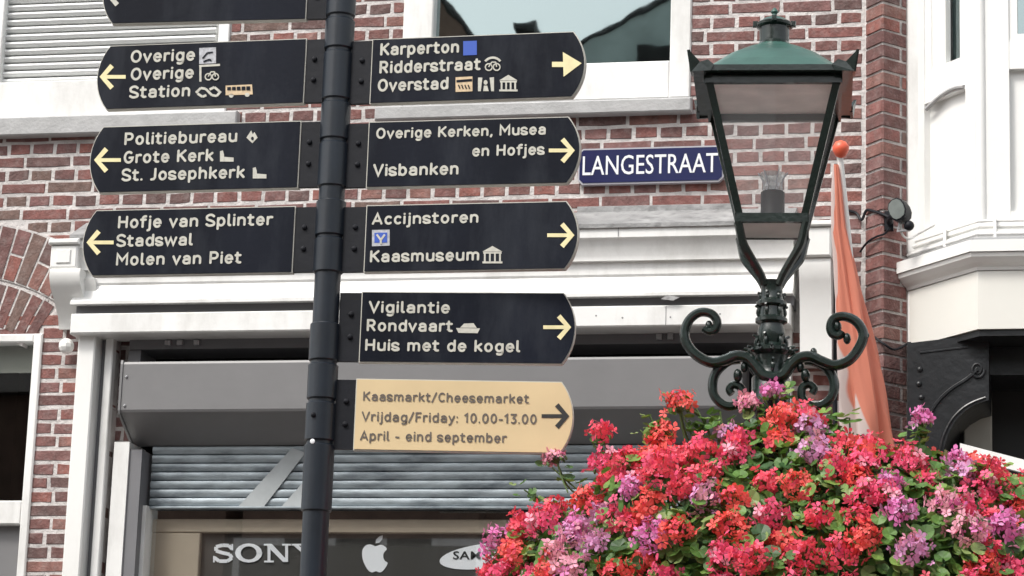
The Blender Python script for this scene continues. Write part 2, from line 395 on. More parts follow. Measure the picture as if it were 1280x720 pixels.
# -------- middle window
mb = MB(); gx0, gx1, gz0 = X(546, 20, .05), X(840, 60, .05), Z(800, 82, .05)
mb.box(MW[0], gx0, -.012, .12, MW[2], MW[3], .006); mb.box(gx1, MW[1], -.012, .12, MW[2], MW[3], .006)
mb.box(gx0, gx1, -.010, .12, MW[2], gz0, .006)
mb.box(gx0, gx1, -.011, .12, MW[3]-.08, MW[3])
win = mb.build('window_frame', WHITE, house)
put('pane', MB().box(gx0-.01, gx1+.01, .05, .054, gz0-.01, MW[3]).mesh('pane', WGLASS), win)
put('glazing_bead', MB().box(gx0, gx1, .03, .05, gz0, gz0+.006).mesh('bead', DARKG), win)
mb = MB(); mb.box(MW[0]-.10, MW[1]+.012, -.055, .0, Z(700, 143, -.055), MW[2]-.012, .006); mb.box(MW[0]-.08, MW[1]+.01, -.02, .0, MW[2]-.0115, MW[2]-.001)
mb.build('window_sill', SILL, house)
# -------- lower left window
mb = MB(); zt = BW[3]; fx = X(53, 440, -.0)
fi = X(43, 460, .02); zi = Z(20, 430, .02)
mb.box(fi, fx, -.015, .12, ZB+.5, zt, .006); mb.box(BW[0], fi, -.013, .12, zi, zt, .006)
mb.box(BW[0], fi, -.010, .12, Z(10, 656, .0), Z(10, 626, .0), .006)
win = mb.build('window_frame', WHITE, house)
put('pane', MB().box(BW[0], fi+.01, .05, .054, Z(10, 628, .0), zi+.01).mesh('pane', glassmat('side_glass', .05, (.8, .82, .82))), win)
put('blind', MB().box(BW[0], fi, .07, .08, Z(10, 466, .07), zi+.01).mesh('blind', BEIGE2), win)
put('lower_panel', MB().box(BW[0], fi, .04, .06, ZB+.5, Z(10, 658, .04)).mesh('panel', CASS), win)
# -------- shopfront cornice and fascia
fx0, fx1 = X(97, 350, -.12), X(992, 340, -.12)
zf = lambda py, y: Z(640, py, y)
corn = MB().profx([(.02, zf(284, -.1)), (.02, zf(268, 0)), (-.01, zf(268, 0)), (-.20, zf(282, -.2)), (-.20, zf(287, -.2))], fx0-.02, fx1+.0).build('cornice', LEAD, house)
put('dark_joint', MB().box(X(722, 262, 0)-.0, X(925, 262, 0), -.012, .003, zf(270, 0), zf(261, 0), .002).mesh('joint', LEAD), corn)
put('moulding', MB().profx([(.02, zf(328, -.15)), (.02, zf(284, -.18)), (-.19, zf(286, -.19)), (-.19, zf(299, -.19)), (-.175, zf(303, -.175)), (-.165, zf(312, -.165)), (-.15, zf(322, -.15)), (-.15, zf(328, -.15))], fx0-.015, fx1+.002).mesh('moulding', WHITE, True), corn)
put('fascia_board', MB().profx([(.02, zf(369, -.15)), (.02, zf(329, -.13)), (-.128, zf(329.5, -.13)), (-.128, zf(345, -.13)), (-.122, zf(348, -.13)), (-.145, zf(366, -.14)), (-.165, zf(368, -.165)), (-.165, zf(372, -.165))], fx0-.01, fx1+.001).mesh('fascia', WHITE), corn)
put('lower_board', MB().box(X(88, 400, -.15), X(988, 400, -.15), -.15, .02, zf(410, -.15), zf(384, -.15), .006).mesh('board', WHITE), corn)
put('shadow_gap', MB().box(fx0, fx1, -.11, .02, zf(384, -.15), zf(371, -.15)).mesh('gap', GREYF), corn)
for px_, y_, a_, b2_ in ((560, -.1515, 409, 385), (832, -.1515, 409, 385), (770, -.1935, 298, 287)):
    put('board_seam', MB().box(X(px_, 390, y_), X(px_, 390, y_)+.0022, y_, y_+.002, zf(a_, y_), zf(b2_, y_)).mesh('seam', GREYF), corn)
for px_ in (745, 778, 838, 900):
    put('nail_head', MB().ball((X(px_, 397, -.15), -.1505, zf(396+px_ % 5, -.15)), .004, 6, 4, sc=(1, .4, 1)).mesh('nail', LEAD), corn)
put('peeled_lead', MB().prism([(X(826, 375, -.165), zf(377, -.165)), (X(834, 375, -.165), zf(372, -.165)), (X(850, 375, -.165), zf(375, -.165)), (X(842, 375, -.165), zf(379, -.165))], -.172, -.166, lambda p, t: (p[0], t, p[1])).mesh('peel', LEAD), corn)
# consoles at both ends
def console(px0, px1, right=False):
    xa, xb = X(px0, 330, -.18), X(px1, 330, -.18)
    xm = (xa+xb)/2; zr = lambda py: Z((px0+px1)/2, py, -.2); b = MB()
    if not right:
        b.box(xa, xb, -.20, .0, zr(335), zr(306), .008); b.box(xa-.008, xb+.008, -.215, .0, zr(305.5), zr(299), .006)
        b.box(xa+.03, xb-.03, -.206, -.2, zr(329), zr(312), .003)
        b.profx([(0, zr(400)), (0, zr(336)), (-.205, zr(336)), (-.21, zr(345)), (-.185, zr(358)), (-.12, zr(374)), (-.07, zr(388)), (-.05, zr(402))], xa+.006, xb+.02)
        b.profx([(0, zr(400)), (0, zr(345)), (-.15, zr(345)), (-.12, zr(368)), (-.06, zr(388))], xb+.0205, xb+.07)
    else:
        b.box(xa, xb, -.22, .0, zr(322), zr(285), .008); b.box(xa-.004, xb+.008, -.235, .0, zr(284.5), zr(278), .005)
        b.profx([(0, zr(448)), (0, zr(322.5)), (-.20, zr(322.5)), (-.205, zr(332)), (-.18, zr(350)), (-.15, zr(380)), (-.13, zr(436)), (-.13, zr(448))], xa+.004, xb-.004)
    return b.build('console', WHITE2, house, True)
console(64, 98); console(998, 1040, True)
# posts
zp = Z(100, 413, -.1)
mb = MB(); mb.box(X(88, 560, -.1), X(110, 560, -.1), -.10, .0, ZB, zp, .006); mb.ball((X(82, 432, -.07), -.06, Z(82, 432, -.07)), .035)
mb.build('shopfront_post', WHITE2, house)
MB().box(X(124, 560, -.03), X(134, 560, -.03), -.04, .0, ZB, zp, .004).build('shopfront_post', WHITE, house)
MB().box(X(980, 470, -.06), X(989, 470, -.06), -.06, .0, ZB, zf(411, -.06), .004).build('shopfront_post', WHITE, house)
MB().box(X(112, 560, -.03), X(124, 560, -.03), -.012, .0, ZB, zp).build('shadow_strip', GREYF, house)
# jambs
rv = MB().box(X(134, 560, .07), X(163, 560, .07), .0708, .2, ZB, zf(413, .07)).build('reveal', MORT, house)
zz = Z(150, 735, .07); k = 0; ra, rb_ = X(133, 560, .07), X(162, 560, .07)
while zz < zf(416, .07):
    cut = lerp(ra, rb_, .62 if k % 2 else 2)
    for a_, b_ in ((ra, min(cut, rb_)-.006), (cut+.006, rb_)):
        if b_-a_ > .02: put('brick', brick_mesh(b_-a_, random.choice((2, 4, 4, 5)), k % 3), rv, ((a_+b_)/2, .07, zz))  # darker bricks picked: the shade of the recess is put into their colour
    zz += CRS; k += 1
jx = lambda px: X(px, 640, .0)
MB().box(jx(138.5), jx(157.5), -.012, .2, ZB, Z(160, 553, 0)).build('jamb', WHITE, house)
MB().box(jx(157.6), jx(173), -.002, .2, ZB, Z(180, 562, 0)).build('jamb', GREYF, house)
MB().box(jx(173.1), jx(178), .05, .2, ZB, Z(180, 634, .1)).build('jamb', WHITE, house)
MB().box(X(163, 430, 0), X(976, 430, 0), -.01, .2, zf(432, 0), zf(413, 0)).build('header_beam', GREYF, house)
MB().box(X(163, 440, .02), X(178, 440, .02), .0, .2, zf(449, 0), zf(432.5, 0)).build('header_block', GREYF, house)
for px in (206, 221, 242, 820, 834):
    put('cable_clip', MB().box(X(px, 420, -.03), X(px+7, 420, -.03), -.03, -.011, zf(426, -.03), zf(418+px % 3, -.03), .003).mesh('clip', SILV), house)
# roller shutter box
cx0, cx1 = X(150, 500, -.1), X(926, 500, -.1)
zc = lambda py, y=-.1: Z(500, py, y)
cas = MB().profx([(.12, zc(449)), (-.10, zc(449)), (-.105, zc(452)), (-.105, zc(510)), (-.10, zc(513)), (.095, zc(556, .095)), (.12, zc(556, .095))], cx0, cx1).build('shutter_box', CASS, house)
for py in (468, 505): put('rivet', MB().ball((cx0+.025, -.106, zc(py)), .007, 8, 5).mesh('rivet', SILV), cas)
for x in (cx0, cx1): put('end_cap', MB().profx([(.13, zc(447)), (-.106, zc(447)), (-.110, zc(452)), (-.110, zc(511)), (-.105, zc(515)), (.095, zc(559, .095)), (.13, zc(559, .095))], x-.004, x+.006).mesh('cap', CASS), cas)
# shutter curtain
zs0, zs1 = Z(400, 633, .10), Z(400, 557, .10)
cur = MB().box(X(190, 600, .1), X(970, 600, .1), .115, .12, zs0, zs1).build('roller_shutter', SHUT, house)
ns = 7; sp = (zs1-zs0)/ns; xa, xb = X(189, 600, .1), X(970, 600, .1)
sm = MB().profx([(.108, 0), (.099, sp*.10), (.094, sp*.35), (.0925, sp*.6), (.096, sp*.9), (.108, sp*.985)], xa-(xa+xb)/2, (xb-xa)/2).mesh('slat', SHUT, True)
for i in range(ns): put('slat', sm, cur, ((xa+xb)/2, 0, zs0+i*sp))
put('bottom_bar', MB().box(xa, xb, .085, .115, zs0-.012, zs0-.001, .003).mesh('bar', SHUT), cur)
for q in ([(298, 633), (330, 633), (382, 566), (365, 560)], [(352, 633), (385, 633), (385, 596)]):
    vs = [W(x, y, .0875) for x, y in q]; put('painted_reflection', MB().prism([(v.x, v.z) for v in vs], .087, .0892, lambda p, t: (p[0], t, p[1])).mesh('st', PALE), cur)  # window reflections over the shutter, painted as flat pale bars
# shop window below
zw = Z(400, 649, .14)
frm = MB().box(X(186, 680, .14), X(972, 680, .14), .14, .2, Z(400, 666, .14), zw, .004).box(X(186, 690, .14), X(249, 690, .14), .142, .2, ZB+.6, Z(400, 6665/10, .14), .004).build('shop_window_frame', BEIGE, house)
put('pane', MB().box(X(180, 690, .10), X(972, 690, .10), .120, .124, ZB+.6, Z(400, 634, .1)).mesh('pane', DGLASS), frm)
strip = MB().box(X(249.5, 690, .17), X(972, 690, .17), .17, .19, Z(400, 760, .17), Z(400, 666.5, .17)).build('window_strip', STRIP, house)
# ================================================================== planar print helpers
class Plane:
    def __init__(s, o, phi=0):
        s.o = Vector(o); s.u = Vector((math.cos(phi), math.sin(phi), 0)); s.n = Vector((math.sin(phi), -math.cos(phi), 0))
    def inv(s, px, py, off=0):
        d = ray(px, py); o = s.o+s.n*off; t = (o-CAM).dot(s.n)/d.dot(s.n); v = CAM+d*t-o
        return (v.dot(s.u), v.z)
    def P(s, a, b, off=0): return s.o+s.u*a+Vector((0, 0, b))+s.n*off
def pprint_(name, pl, polys, m, parent, off=.0012, th=.0004):
    b = MB()
    for i, q in enumerate(polys):
        pts = [pl.inv(x, y, off) for x, y in q]; oo = off+i*.00012
        b.prism(pts, oo-th, oo, lambda p, t: pl.P(p[0], p[1], t))
    return put(name, b.mesh(name, m), parent)
_fm = {}
def text_mesh(txt, bold=.018, sp=1.06):
    cu = bpy.data.curves.new('txt', 'FONT'); cu.body = txt; cu.offset = bold; cu.space_character = sp; cu.resolution_u = 3
    o = bpy.data.objects.new('txt', cu); C.objects.link(o)
    dg = bpy.context.evaluated_depsgraph_get(); dg.update(); me = bpy.data.meshes.new_from_object(o.evaluated_get(dg))
    bpy.data.objects.remove(o); return me
HC = max(v.co.y for v in text_mesh('H').vertices)
def lettering(txt, pl, x0, x1, base, cap, m, parent, off=.0012, name='lettering', bold=.006, sp=1.06, fat=.016):
    """flat print, one object per word; the strokes are thickened by laying shifted copies over each other"""
    me = text_mesh(txt, bold, sp); V = [v.co.copy() for v in me.vertices]; a, b = min(v.x for v in V), max(v.x for v in V)
    par = list(range(len(V)))
    def find(i):
        while par[i] != i: par[i] = par[par[i]]; i = par[i]
        return i
    for p in me.polygons:
        for q in p.vertices[1:]: par[find(q)] = find(p.vertices[0])
    isl = {}
    for p in me.polygons: isl.setdefault(find(p.vertices[0]), []).append(tuple(p.vertices))
    il = sorted(((min(V[i].x for f in fs for i in f), max(V[i].x for f in fs for i in f), fs) for fs in isl.values()), key=lambda t: t[0])
    words = []; end = -1e9
    for lo, hi, fs in il:
        if lo-end > .21 or not words: words.append([])
        words[-1] += fs; end = max(end, hi)
    A0, B0 = pl.inv(x0, base, off); A1, _ = pl.inv(x1, base, off); _, B2 = pl.inv(x0, base-cap, off)
    sx = (A1-A0)/(b-a+2*fat); sz = (B2-B0)/HC; out = None
    for fs in words:
        mb = MB()
        for k, (dx, dy) in enumerate(((0, 0), (fat, 0), (-fat, 0), (0, fat*.4), (0, -fat*.4)) if fat else ((0, 0),)):
            idx = {}; vs = []; ff = []
            for f in fs:
                for i in f:
                    if i not in idx: idx[i] = len(vs); vs.append(pl.P(A0+(V[i].x-a+fat+dx)*sx, B0+(V[i].y+dy)*sz, off+k*.00012))
                ff.append(tuple(idx[i] for i in f))
            mb.add(vs, ff)
        out = put(name, mb.mesh(name, m), parent)
    return out
def A_(cx, cy, rx, ry, a0, a1, n=9):
    return [(cx+rx*math.cos(R(lerp(a0, a1, i/(n-1)))), cy+ry*math.sin(R(lerp(a0, a1, i/(n-1))))) for i in range(n)]
def C_(pts): return [(v.x, v.y) for v in crom([(a, b, 0) for a, b in pts], 3)]
b_, X_, T_ = .08, .66, .92
O_ = A_(.27, .37, .19, .30, 0, 360, 19)
sp_s = lambda w, h: C_([(.92*w, h-.11), (.66*w, h), (.34*w, h), (.06*w, h*.86), (.12*w, h*.62), (.5*w, h*.52), (.9*w, h*.38), (.94*w, h*.18), (.66*w, b_), (.32*w, b_), (.04*w, b_+.11)])
GL = {
 'a': (.53, [A_(.27, .46, .18, .20, 155, 0)+[(.45, b_)], [(.45, .40), (.25, .40)]+A_(.24, .24, .16, .16, 90, 270)+[(.33, .085), (.45, .17)]]),
 'b': (.53, [[(.08, T_), (.08, b_)], O_]), 'c': (.46, [A_(.27, .37, .19, .30, 48, 312, 13)]), 'd': (.53, [[(.46, T_), (.46, b_)], O_]),
 'e': (.52, [[(.10, .38), (.46, .38)]+A_(.27, .37, .19, .30, 8, 318, 17)]), 'f': (.34, [[(.14, b_), (.14, .76)]+A_(.27, .77, .13, .15, 180, 95, 6)+[(.33, T_)], [(.02, X_), (.32, X_)]]),
 'g': (.53, [[(.46, X_), (.46, -.04)]+A_(.28, -.03, .18, .17, 0, -140, 8), O_]), 'h': (.53, [[(.08, T_), (.08, b_)], A_(.27, .45, .18, .21, 180, 0)+[(.45, b_)]]),
 'i': (.15, [[(.08, X_), (.08, b_)], [(.08, .87), (.08, .90)]]), 'j': (.2, [[(.13, X_), (.13, -.08), (.10, -.17), (.0, -.20)], [(.13, .87), (.13, .90)]]),
 'k': (.48, [[(.08, T_), (.08, b_)], [(.42, X_), (.10, .34)], [(.19, .42), (.44, b_)]]), 'l': (.22, [[(.08, T_), (.08, .18), (.12, .10), (.20, b_)]]),
 'm': (.80, [[(.08, X_), (.08, b_)], A_(.24, .47, .16, .19, 180, 0)+[(.40, b_)], A_(.56, .47, .16, .19, 180, 0)+[(.72, b_)]]),
 'n': (.53, [[(.08, X_), (.08, b_)], A_(.27, .45, .18, .21, 180, 0)+[(.45, b_)]]), 'o': (.54, [O_]), 'p': (.53, [[(.08, X_), (.08, -.20)], O_]),
 'r': (.36, [[(.08, X_), (.08, b_)], A_(.26, .44, .18, .22, 180, 62, 7)]), 's': (.44, [sp_s(.42, X_)]),
 't': (.38, [[(.14, .86), (.14, .22)]+A_(.26, .22, .12, .14, 180, 280, 6)+[(.34, b_+.01)], [(.02, X_), (.33, X_)]]),
 'u': (.53, [[(.08, X_)]+A_(.27, .28, .19, .21, 180, 360)+[(.46, X_)], [(.46, .3), (.46, b_)]]), 'v': (.48, [[(.04, X_), (.24, b_), (.44, X_)]]),
 'w': (.74, [[(.04, X_), (.20, b_), (.37, X_-.04), (.54, b_), (.70, X_)]]), 'y': (.48, [[(.04, X_), (.25, .12)], [(.44, X_), (.25, .1), (.17, -.14), (.06, -.2)]]),
 'A': (.62, [[(.05, b_), (.31, T_), (.57, b_)], [(.14, .33), (.48, .33)]]), 'C': (.56, [A_(.33, .5, .25, .42, 50, 310, 15)]), 'F': (.48, [[(.08, b_), (.08, T_), (.44, T_)], [(.08, .52), (.39, .52)]]),
 'G': (.64, [A_(.33, .5, .25, .42, 52, 330, 16)+[(.57, .46), (.37, .46)]]), 'H': (.62, [[(.08, b_), (.08, T_)], [(.54, b_), (.54, T_)], [(.08, .51), (.54, .51)]]),
 'J': (.36, [[(.27, T_), (.27, .24), (.20, .11), (.04, b_)]]), 'K': (.58, [[(.08, b_), (.08, T_)], [(.52, T_), (.10, .46)], [(.21, .57), (.54, b_)]]),
 'M': (.76, [[(.08, b_), (.08, T_), (.38, .40), (.68, T_), (.68, b_)]]), 'O': (.66, [A_(.33, .5, .26, .42, 0, 360, 21)]),
 'P': (.56, [[(.08, b_), (.08, T_), (.29, T_)]+A_(.30, .68, .19, .24, 88, -88)+[(.08, .44)]]), 'R': (.58, [[(.08, b_), (.08, T_), (.29, T_)]+A_(.30, .69, .18, .23, 88, -88)+[(.08, .46)], [(.28, .46), (.50, b_)]]),
 'S': (.52, [sp_s(.50, T_)]), 'V': (.60, [[(.04, T_), (.30, b_), (.56, T_)]]),
 '0': (.54, [A_(.27, .5, .19, .42, 0, 360, 19)]), '1': (.34, [[(.04, .74), (.22, T_), (.22, b_)]]), '3': (.50, [[(.07, T_), (.42, T_), (.24, .57)]+A_(.24, .32, .19, .24, 80, -130, 9)]),
 '.': (.16, [[(.08, b_), (.08, b_+.03)]]), ',': (.16, [[(.10, b_+.02), (.05, -.06)]]), ':': (.16, [[(.08, b_), (.08, b_+.03)], [(.08, .56), (.08, .59)]]),
 '-': (.34, [[(.05, .38), (.29, .38)]]), '/': (.40, [[(.03, -.02), (.36, T_+.04)]]), ' ': (.26, [])}
def ribbon(pts, w, ax=1.0):
    """one stroke: quads with shared mitred edges and small rounded ends; ax squeezes x so strokes stay even"""
    P = [Vector((x*ax, y)) for x, y in pts]; closed = (P[0]-P[-1]).length < .01; n = len(P); h = w/2; vs = []; fs = []
    for i in range(n):
        a = P[i-1] if i else (P[-2] if closed else None); c = P[i+1] if i < n-1 else (P[1] if closed else None)
        d1 = (P[i]-a).normalized() if a is not None else None; d2 = (c-P[i]).normalized() if c is not None else None
        if d1 is None: d1 = d2
        if d2 is None: d2 = d1
        nn = Vector((-(d1.y+d2.y), d1.x+d2.x)); nn = nn.normalized() if nn.length > 1e-5 else Vector((-d1.y, d1.x))
        k = h/max(.5, nn.dot(Vector((-d1.y, d1.x)))); vs += [P[i]+nn*k, P[i]-nn*k]
    for i in range(n-1): fs.append((2*i, 2*i+1, 2*i+3, 2*i+2))
    if not closed:
        for i, s_ in ((0, -1), (n-1, 1)):
            d = ((P[1]-P[0]) if i == 0 else (P[-1]-P[-2])).normalized()*s_; q = len(vs)
            m = (vs[2*i]+vs[2*i+1])/2; vs += [vs[2*i].lerp(m, .45)+d*h*.75, vs[2*i+1].lerp(m, .45)+d*h*.75]; fs.append((2*i, 2*i+1, q+1, q))
    return vs, fs
def monoline(txt, pl, x0, x1, base, cap, m, parent, off, wt=.19, track=.11):
    A0, B0 = pl.inv(x0, base, off); A1, _ = pl.inv(x1, base, off); _, B2 = pl.inv(x0, base-cap, off); sz = (B2-B0)
    total = sum(GL[c][0]+track for c in txt)-track; ax = (A1-A0)/(total*sz); x = 0
    for word in txt.split(' '):
        mb = MB(); k = 0
        for c in word:
            for st in GL[c][1]:
                vs, fs = ribbon([(px+x, py) for px, py in st], wt, ax); mb.add([pl.P(A0+v.x*sz, B0+v.y*sz, off+(k % 4)*.00012) for v in vs], fs); k += 1
            x += GL[c][0]+track
        put('lettering', mb.mesh('lettering', m), parent); x += GL[' '][0]+track
def ell(cx, cy, rx, ry, n=14, a0=0, a1=360, rot=0):
    out = []
    for i in range(n):
        t = R(a0+(a1-a0)*i/(n if a1-a0 == 360 else n-1)); x, y = rx*math.cos(t), ry*math.sin(t)
        out.append((cx+x*math.cos(R(rot))-y*math.sin(R(rot)), cy+x*math.sin(R(rot))+y*math.cos(R(rot))))
    return out
def seg(x0, y0, x1, y1, w):
    d = math.hypot(x1-x0, y1-y0); nx, ny = -(y1-y0)/d*w/2, (x1-x0)/d*w/2
    return [(x0+nx, y0+ny), (x1+nx, y1+ny), (x1-nx, y1-ny), (x0-nx, y0-ny)]
def ring(cx, cy, r, w, n=12, a0=0, a1=360):
    out = []
    for i in range(n):
        t0, t1 = R(a0+(a1-a0)*i/n), R(a0+(a1-a0)*(i+1)/n)
        out.append([(cx+(r+w/2)*math.cos(t0), cy+(r+w/2)*math.sin(t0)), (cx+(r+w/2)*math.cos(t1), cy+(r+w/2)*math.sin(t1)),
                    (cx+(r-w/2)*math.cos(t1), cy+(r-w/2)*math.sin(t1)), (cx+(r-w/2)*math.cos(t0), cy+(r-w/2)*math.sin(t0))])
    return out
def stroke(pts, w):
    return [seg(*pts[i], *pts[i+1], w) for i in range(len(pts)-1)]
# -------- marks in the shop window (things of their own)
pw = Plane((X(300, 690, .17), .168, Z(300, 690, .17)))
def sonyish():
    q = []; t, b = 680, 703
    # S
    q += stroke([(290, 686), (286, 682), (278, 681.5), (270, 683.5), (270, 688.5), (278, 691), (287, 693), (290, 697.5), (284, 701.5), (274, 701.5), (268, 697)], 4.4)
    q += [seg(290.5, 680, 290.5, 688, 2), seg(267.5, 695, 267.5, 703, 2)]
    # O
    for i in range(16):
        a0, a1 = 2*math.pi*i/16, 2*math.pi*(i+1)/16
        o = lambda a, rx, ry: (311+rx*math.cos(a), 691.3+ry*math.sin(a))
        q.append([o(a0, 17, 12), o(a1, 17, 12), o(a1, 10, 8.4), o(a0, 10, 8.4)])
    # N
    q += [seg(336.5, 681, 336.5, 702, 3.6), seg(358.5, 681, 358.5, 702, 3.6), [(332, 680.5), (340.5, 680.5), (361, 702.5), (354, 702.5)]]
    q += [seg(330, 681, 340, 681, 2.2), seg(330.5, 702, 342.5, 702, 2.2), seg(353, 681, 364, 681, 2.2)]
    # Y
    q += [[(366, 681), (372.5, 681), (385, 692), (381, 694)], [(398, 681), (394, 681), (381, 691.5), (384, 694)], seg(382.5, 692, 382.5, 702, 6), seg(364.8, 681, 377, 681, 2.2), seg(390, 681, 401, 681, 2.2), seg(376, 702, 389, 702, 2.2)]
    return q
o = pprint_('shop_sign', pw, sonyish(), ENAMW, None, .002); tag(o, 'white wide serif capitals in the shop window, left of the black pole', 'shop sign', 'maker marks on the dark strip in the shop window')
apple = crom([(x, y, 0) for x, y in [(469, 683), (463, 680.5), (457, 682), (453, 688), (453, 697), (456, 706), (460.5, 713), (465, 715.5), (470, 714), (475, 715.5), (480, 712), (484.5, 704), (481, 701), (479, 696), (480, 690.5), (483.5, 686.5), (481, 683), (476, 681), (469, 683)]], 3)
leaf = [(469.5, 679), (470, 674.5), (474, 670.5), (478.5, 669), (478, 674), (474, 678.5)]
o = pprint_('shop_sign', pw, [[(p.x, p.y) for p in apple[:-1]], leaf], ENAMW, None, .002); tag(o, 'white bitten fruit emblem with a leaf in the shop window', 'shop sign', 'maker marks on the dark strip in the shop window')
o = empty('shop_sign', pw.P(*pw.inv(605, 700)), 'white tilted oval with dark capitals in the shop window, beside the flowers', 'shop sign', 'maker marks on the dark strip in the shop window')
pprint_('oval', pw, [ell(607, 695, 58, 15.5, 32, rot=-7)], ENAMW, o, .002)
lettering('SAMSUNG', pw, 566, 652, 699, 10, INKD, o, .0035)
# -------- street name sign
sn = Plane((X(810, 206, -.03), -.03, Z(810, 206, -.03)))
a0, b0 = sn.inv(722, 229); a1, b1 = sn.inv(905, 184)
snr = empty('street_name_sign', sn.P((a0+a1)/2, b0), 'blue enamel street name plate reading LANGESTRAAT on the brick wall', 'street sign')
b0 = sn.inv(812, 229)[1]; b1 = sn.inv(812, 184)[1]
c = .018
def cutrect(a0, a1, b0, b1, c): return [(a0+c, b0), (a1-c, b0), (a1, b0+c), (a1, b1-c), (a1-c, b1), (a0+c, b1), (a0, b1-c), (a0, b0+c)]
MBp = lambda pl, pts, o0, o1: MB().prism(pts, o0, o1, lambda p, t: pl.P(p[0], p[1], t))
MBp(sn, cutrect(a0, a1, b0, b1, .02), -.028, .0).build('rim', ENRIM, snr)
MBp(sn, cutrect(a0+.007, a1-.007, b0+.007, b1-.007, .016), -.02, .003).build('plate', BLUE, snr)
lettering('LANGESTRAAT', sn, 728, 897, 219, 24, ENAMW, snr, .0042, bold=0, sp=1.02, fat=.006)
# ================================================================== WHITE HOUSE with oriel (right)
wh = empty('white_house', (X(1250, 500, 0), 0, .12), 'white painted house with a projecting bay window, right of the brick pier', 'building')
PY = -.34                                  # front face plane of the oriel
A = Vector((XP2+.004, -.005)); B = Vector((X(1222, 350, PY), PY)); XR = B.x+1.3
def orip(off=0):        # plan ring of the oriel, pushed out by off
    d = (B-A).normalized(); n = Vector((d.y, -d.x)); n = n if n.y < 0 else -n
    a2 = A+n*off-d*off*.0; 
    t = (PY-off-(A+n*off).y)/d.y
    b2 = (A+n*off)+d*t
    return [(a2.x, a2.y), (b2.x, b2.y), (XR+off, PY-off), (XR+off, .2), (a2.x, .2)]
def slab(name, z0, z1, off, m=WHITE2, parent=wh):
    return MB().prism(orip(off), min(z0, z1), max(z0, z1), lambda p, t: (p[0], p[1], t)).build(name, m, parent)
zo = lambda py: Z(1240, py, PY)
slab('frieze', zo(411), zo(338), .0, CREAMW)
MB().box(XR, XR+4, .0, .3, .12, ZT+1).build('side_wall', WHITE, wh)
MB().box(XP2+.03, XR+4, .23, .3, zo(409), ZT+1).build('back_wall', WHITE, wh)
zs = [(338, .005), (334, .012), (330, .03), (324, .05), (319, .055)]
cor = MB()
for (y0_, o0), (y1_, o1) in zip(zs[:-1], zs[1:]):
    r0, r1 = orip(o0), orip(o1); n = len(r0); cor.add([(p[0], p[1], zo(y0_)) for p in r0]+[(p[0], p[1], zo(y1_)) for p in r1], [(i, (i+1) % n, n+(i+1) % n, n+i) for i in range(n)])
co = cor.build('cornice', WHITE2, wh, True)
slab('cornice_plate', zo(318.5), zo(304), .062, WHITE2, co)
slab('flashing', zo(303.6), zo(299), .03, SILV, co)
slab('plinth_step', zo(298.8), zo(287), .0, WHITE2)
slab('plinth_step', zo(286.8), zo(276), -.018, WHITE2)
# rounded lead rolls along the ledge
for py, of in ((292, .004), (281, -.014), (274, -.02)):
    rg = orip(of); MB().tube([(rg[0][0], rg[0][1], zo(py)), (rg[1][0], rg[1][1], zo(py)), (rg[2][0], rg[2][1], zo(py))], .006, 6).build('ledge_bead', WHITE, wh)
for f in (.55,):
    rg = orip(.006); p = Vector(rg[0]).lerp(Vector(rg[1]), f); MB().box(p.x-.006, p.x+.006, p.y-.004, p.y+.02, zo(299), zo(272)).build('bracket_clip', WHITE2, wh)
for x in (B.x+.07,):
    MB().box(x-.006, x+.006, PY-.008, PY+.02, zo(299), zo(272)).build('bracket_clip', WHITE2, wh)
# oriel body: panels, posts, windows on the canted and front facets
def facet(p, q, name):
    p, q = Vector(p), Vector(q); L = (q-p).length; d = (q-p)/L; n = Vector((d.y, -d.x)); n = n if n.y < 0 else -n
    def bx(b, s0, s1, z0, z1, o0, o1):
        if z0 > z1: z0, z1 = z1, z0
        return b.prism([(p+d*s+n*o) for s, o in ((s0, o0), (s1, o0), (s1, o1), (s0, o1))], z0, z1, lambda c_, t: (c_[0], c_[1], t))
    return L, bx
rg = orip(-.04); pa, pb, pc = rg[0], rg[1], rg[2]
L, bx = facet(pa, pb, 'left')
zpan, zsil, ztop = zo(100), zo(72), ZT+1
b = MB(); bx(b, 0, L-.002, zo(275.8), zsil, -.2, -.02); bw = b.build('bay_wall', WHITE2, wh)
b = MB(); bx(b, 0, L*.17, zo(275.8), ztop, -.02, .012); bx(b, L*.80, L-.004, zo(275.8), ztop, -.02, .012); b.build('bay_post', WHITE2, wh)
b = MB(); bx(b, L*.17, L*.80, zo(275.8), zo(262), -.02, .010); b.build('panel_frame', WHITE2, wh)
b = MB(); bx(b, L*.17, L*.80, zsil, zpan, -.02, .008); fr = b.build('panel_frame', WHITE2, wh)
# arched drip moulding on the panel
p_, q_ = Vector(pa), Vector(pb); d_ = (q_-p_).normalized(); n_ = Vector((d_.y, -d_.x)); n_ = n_ if n_.y < 0 else -n_
pts = []
for i in range(9):
    t = i/8; s = lerp(L*.20, L*.78, t); c_ = p_+d_*s+n_*.012; pts.append((c_.x, c_.y, zo(108)+.045*math.sin(t*math.pi*.72)))
put('drip_moulding', MB().tube(pts, .009, 8).mesh('m', SILL, True), fr)
# window in canted facet
b = MB(); bx(b, L*.17, L*.26, zsil, ztop, -.03, .004); bx(b, L*.70, L*.80, zsil, ztop, -.03, .004); bx(b, L*.26, L*.46, zsil, ztop, -.03, -.004); bx(b, L*.26, L*.70, zsil, zsil+.05, -.031, .002); wf = b.build('bay_window', WHITE2, wh)
b = MB(); bx(b, L*.45, L*.71, zsil, ztop, -.05, -.045); put('pane', b.mesh('pane', WGLASS), wf)
b = MB(); bx(b, L*.40, L*.75, zsil, ztop, -.12, -.10); put('dark_room', b.mesh('d', DARK), wf)
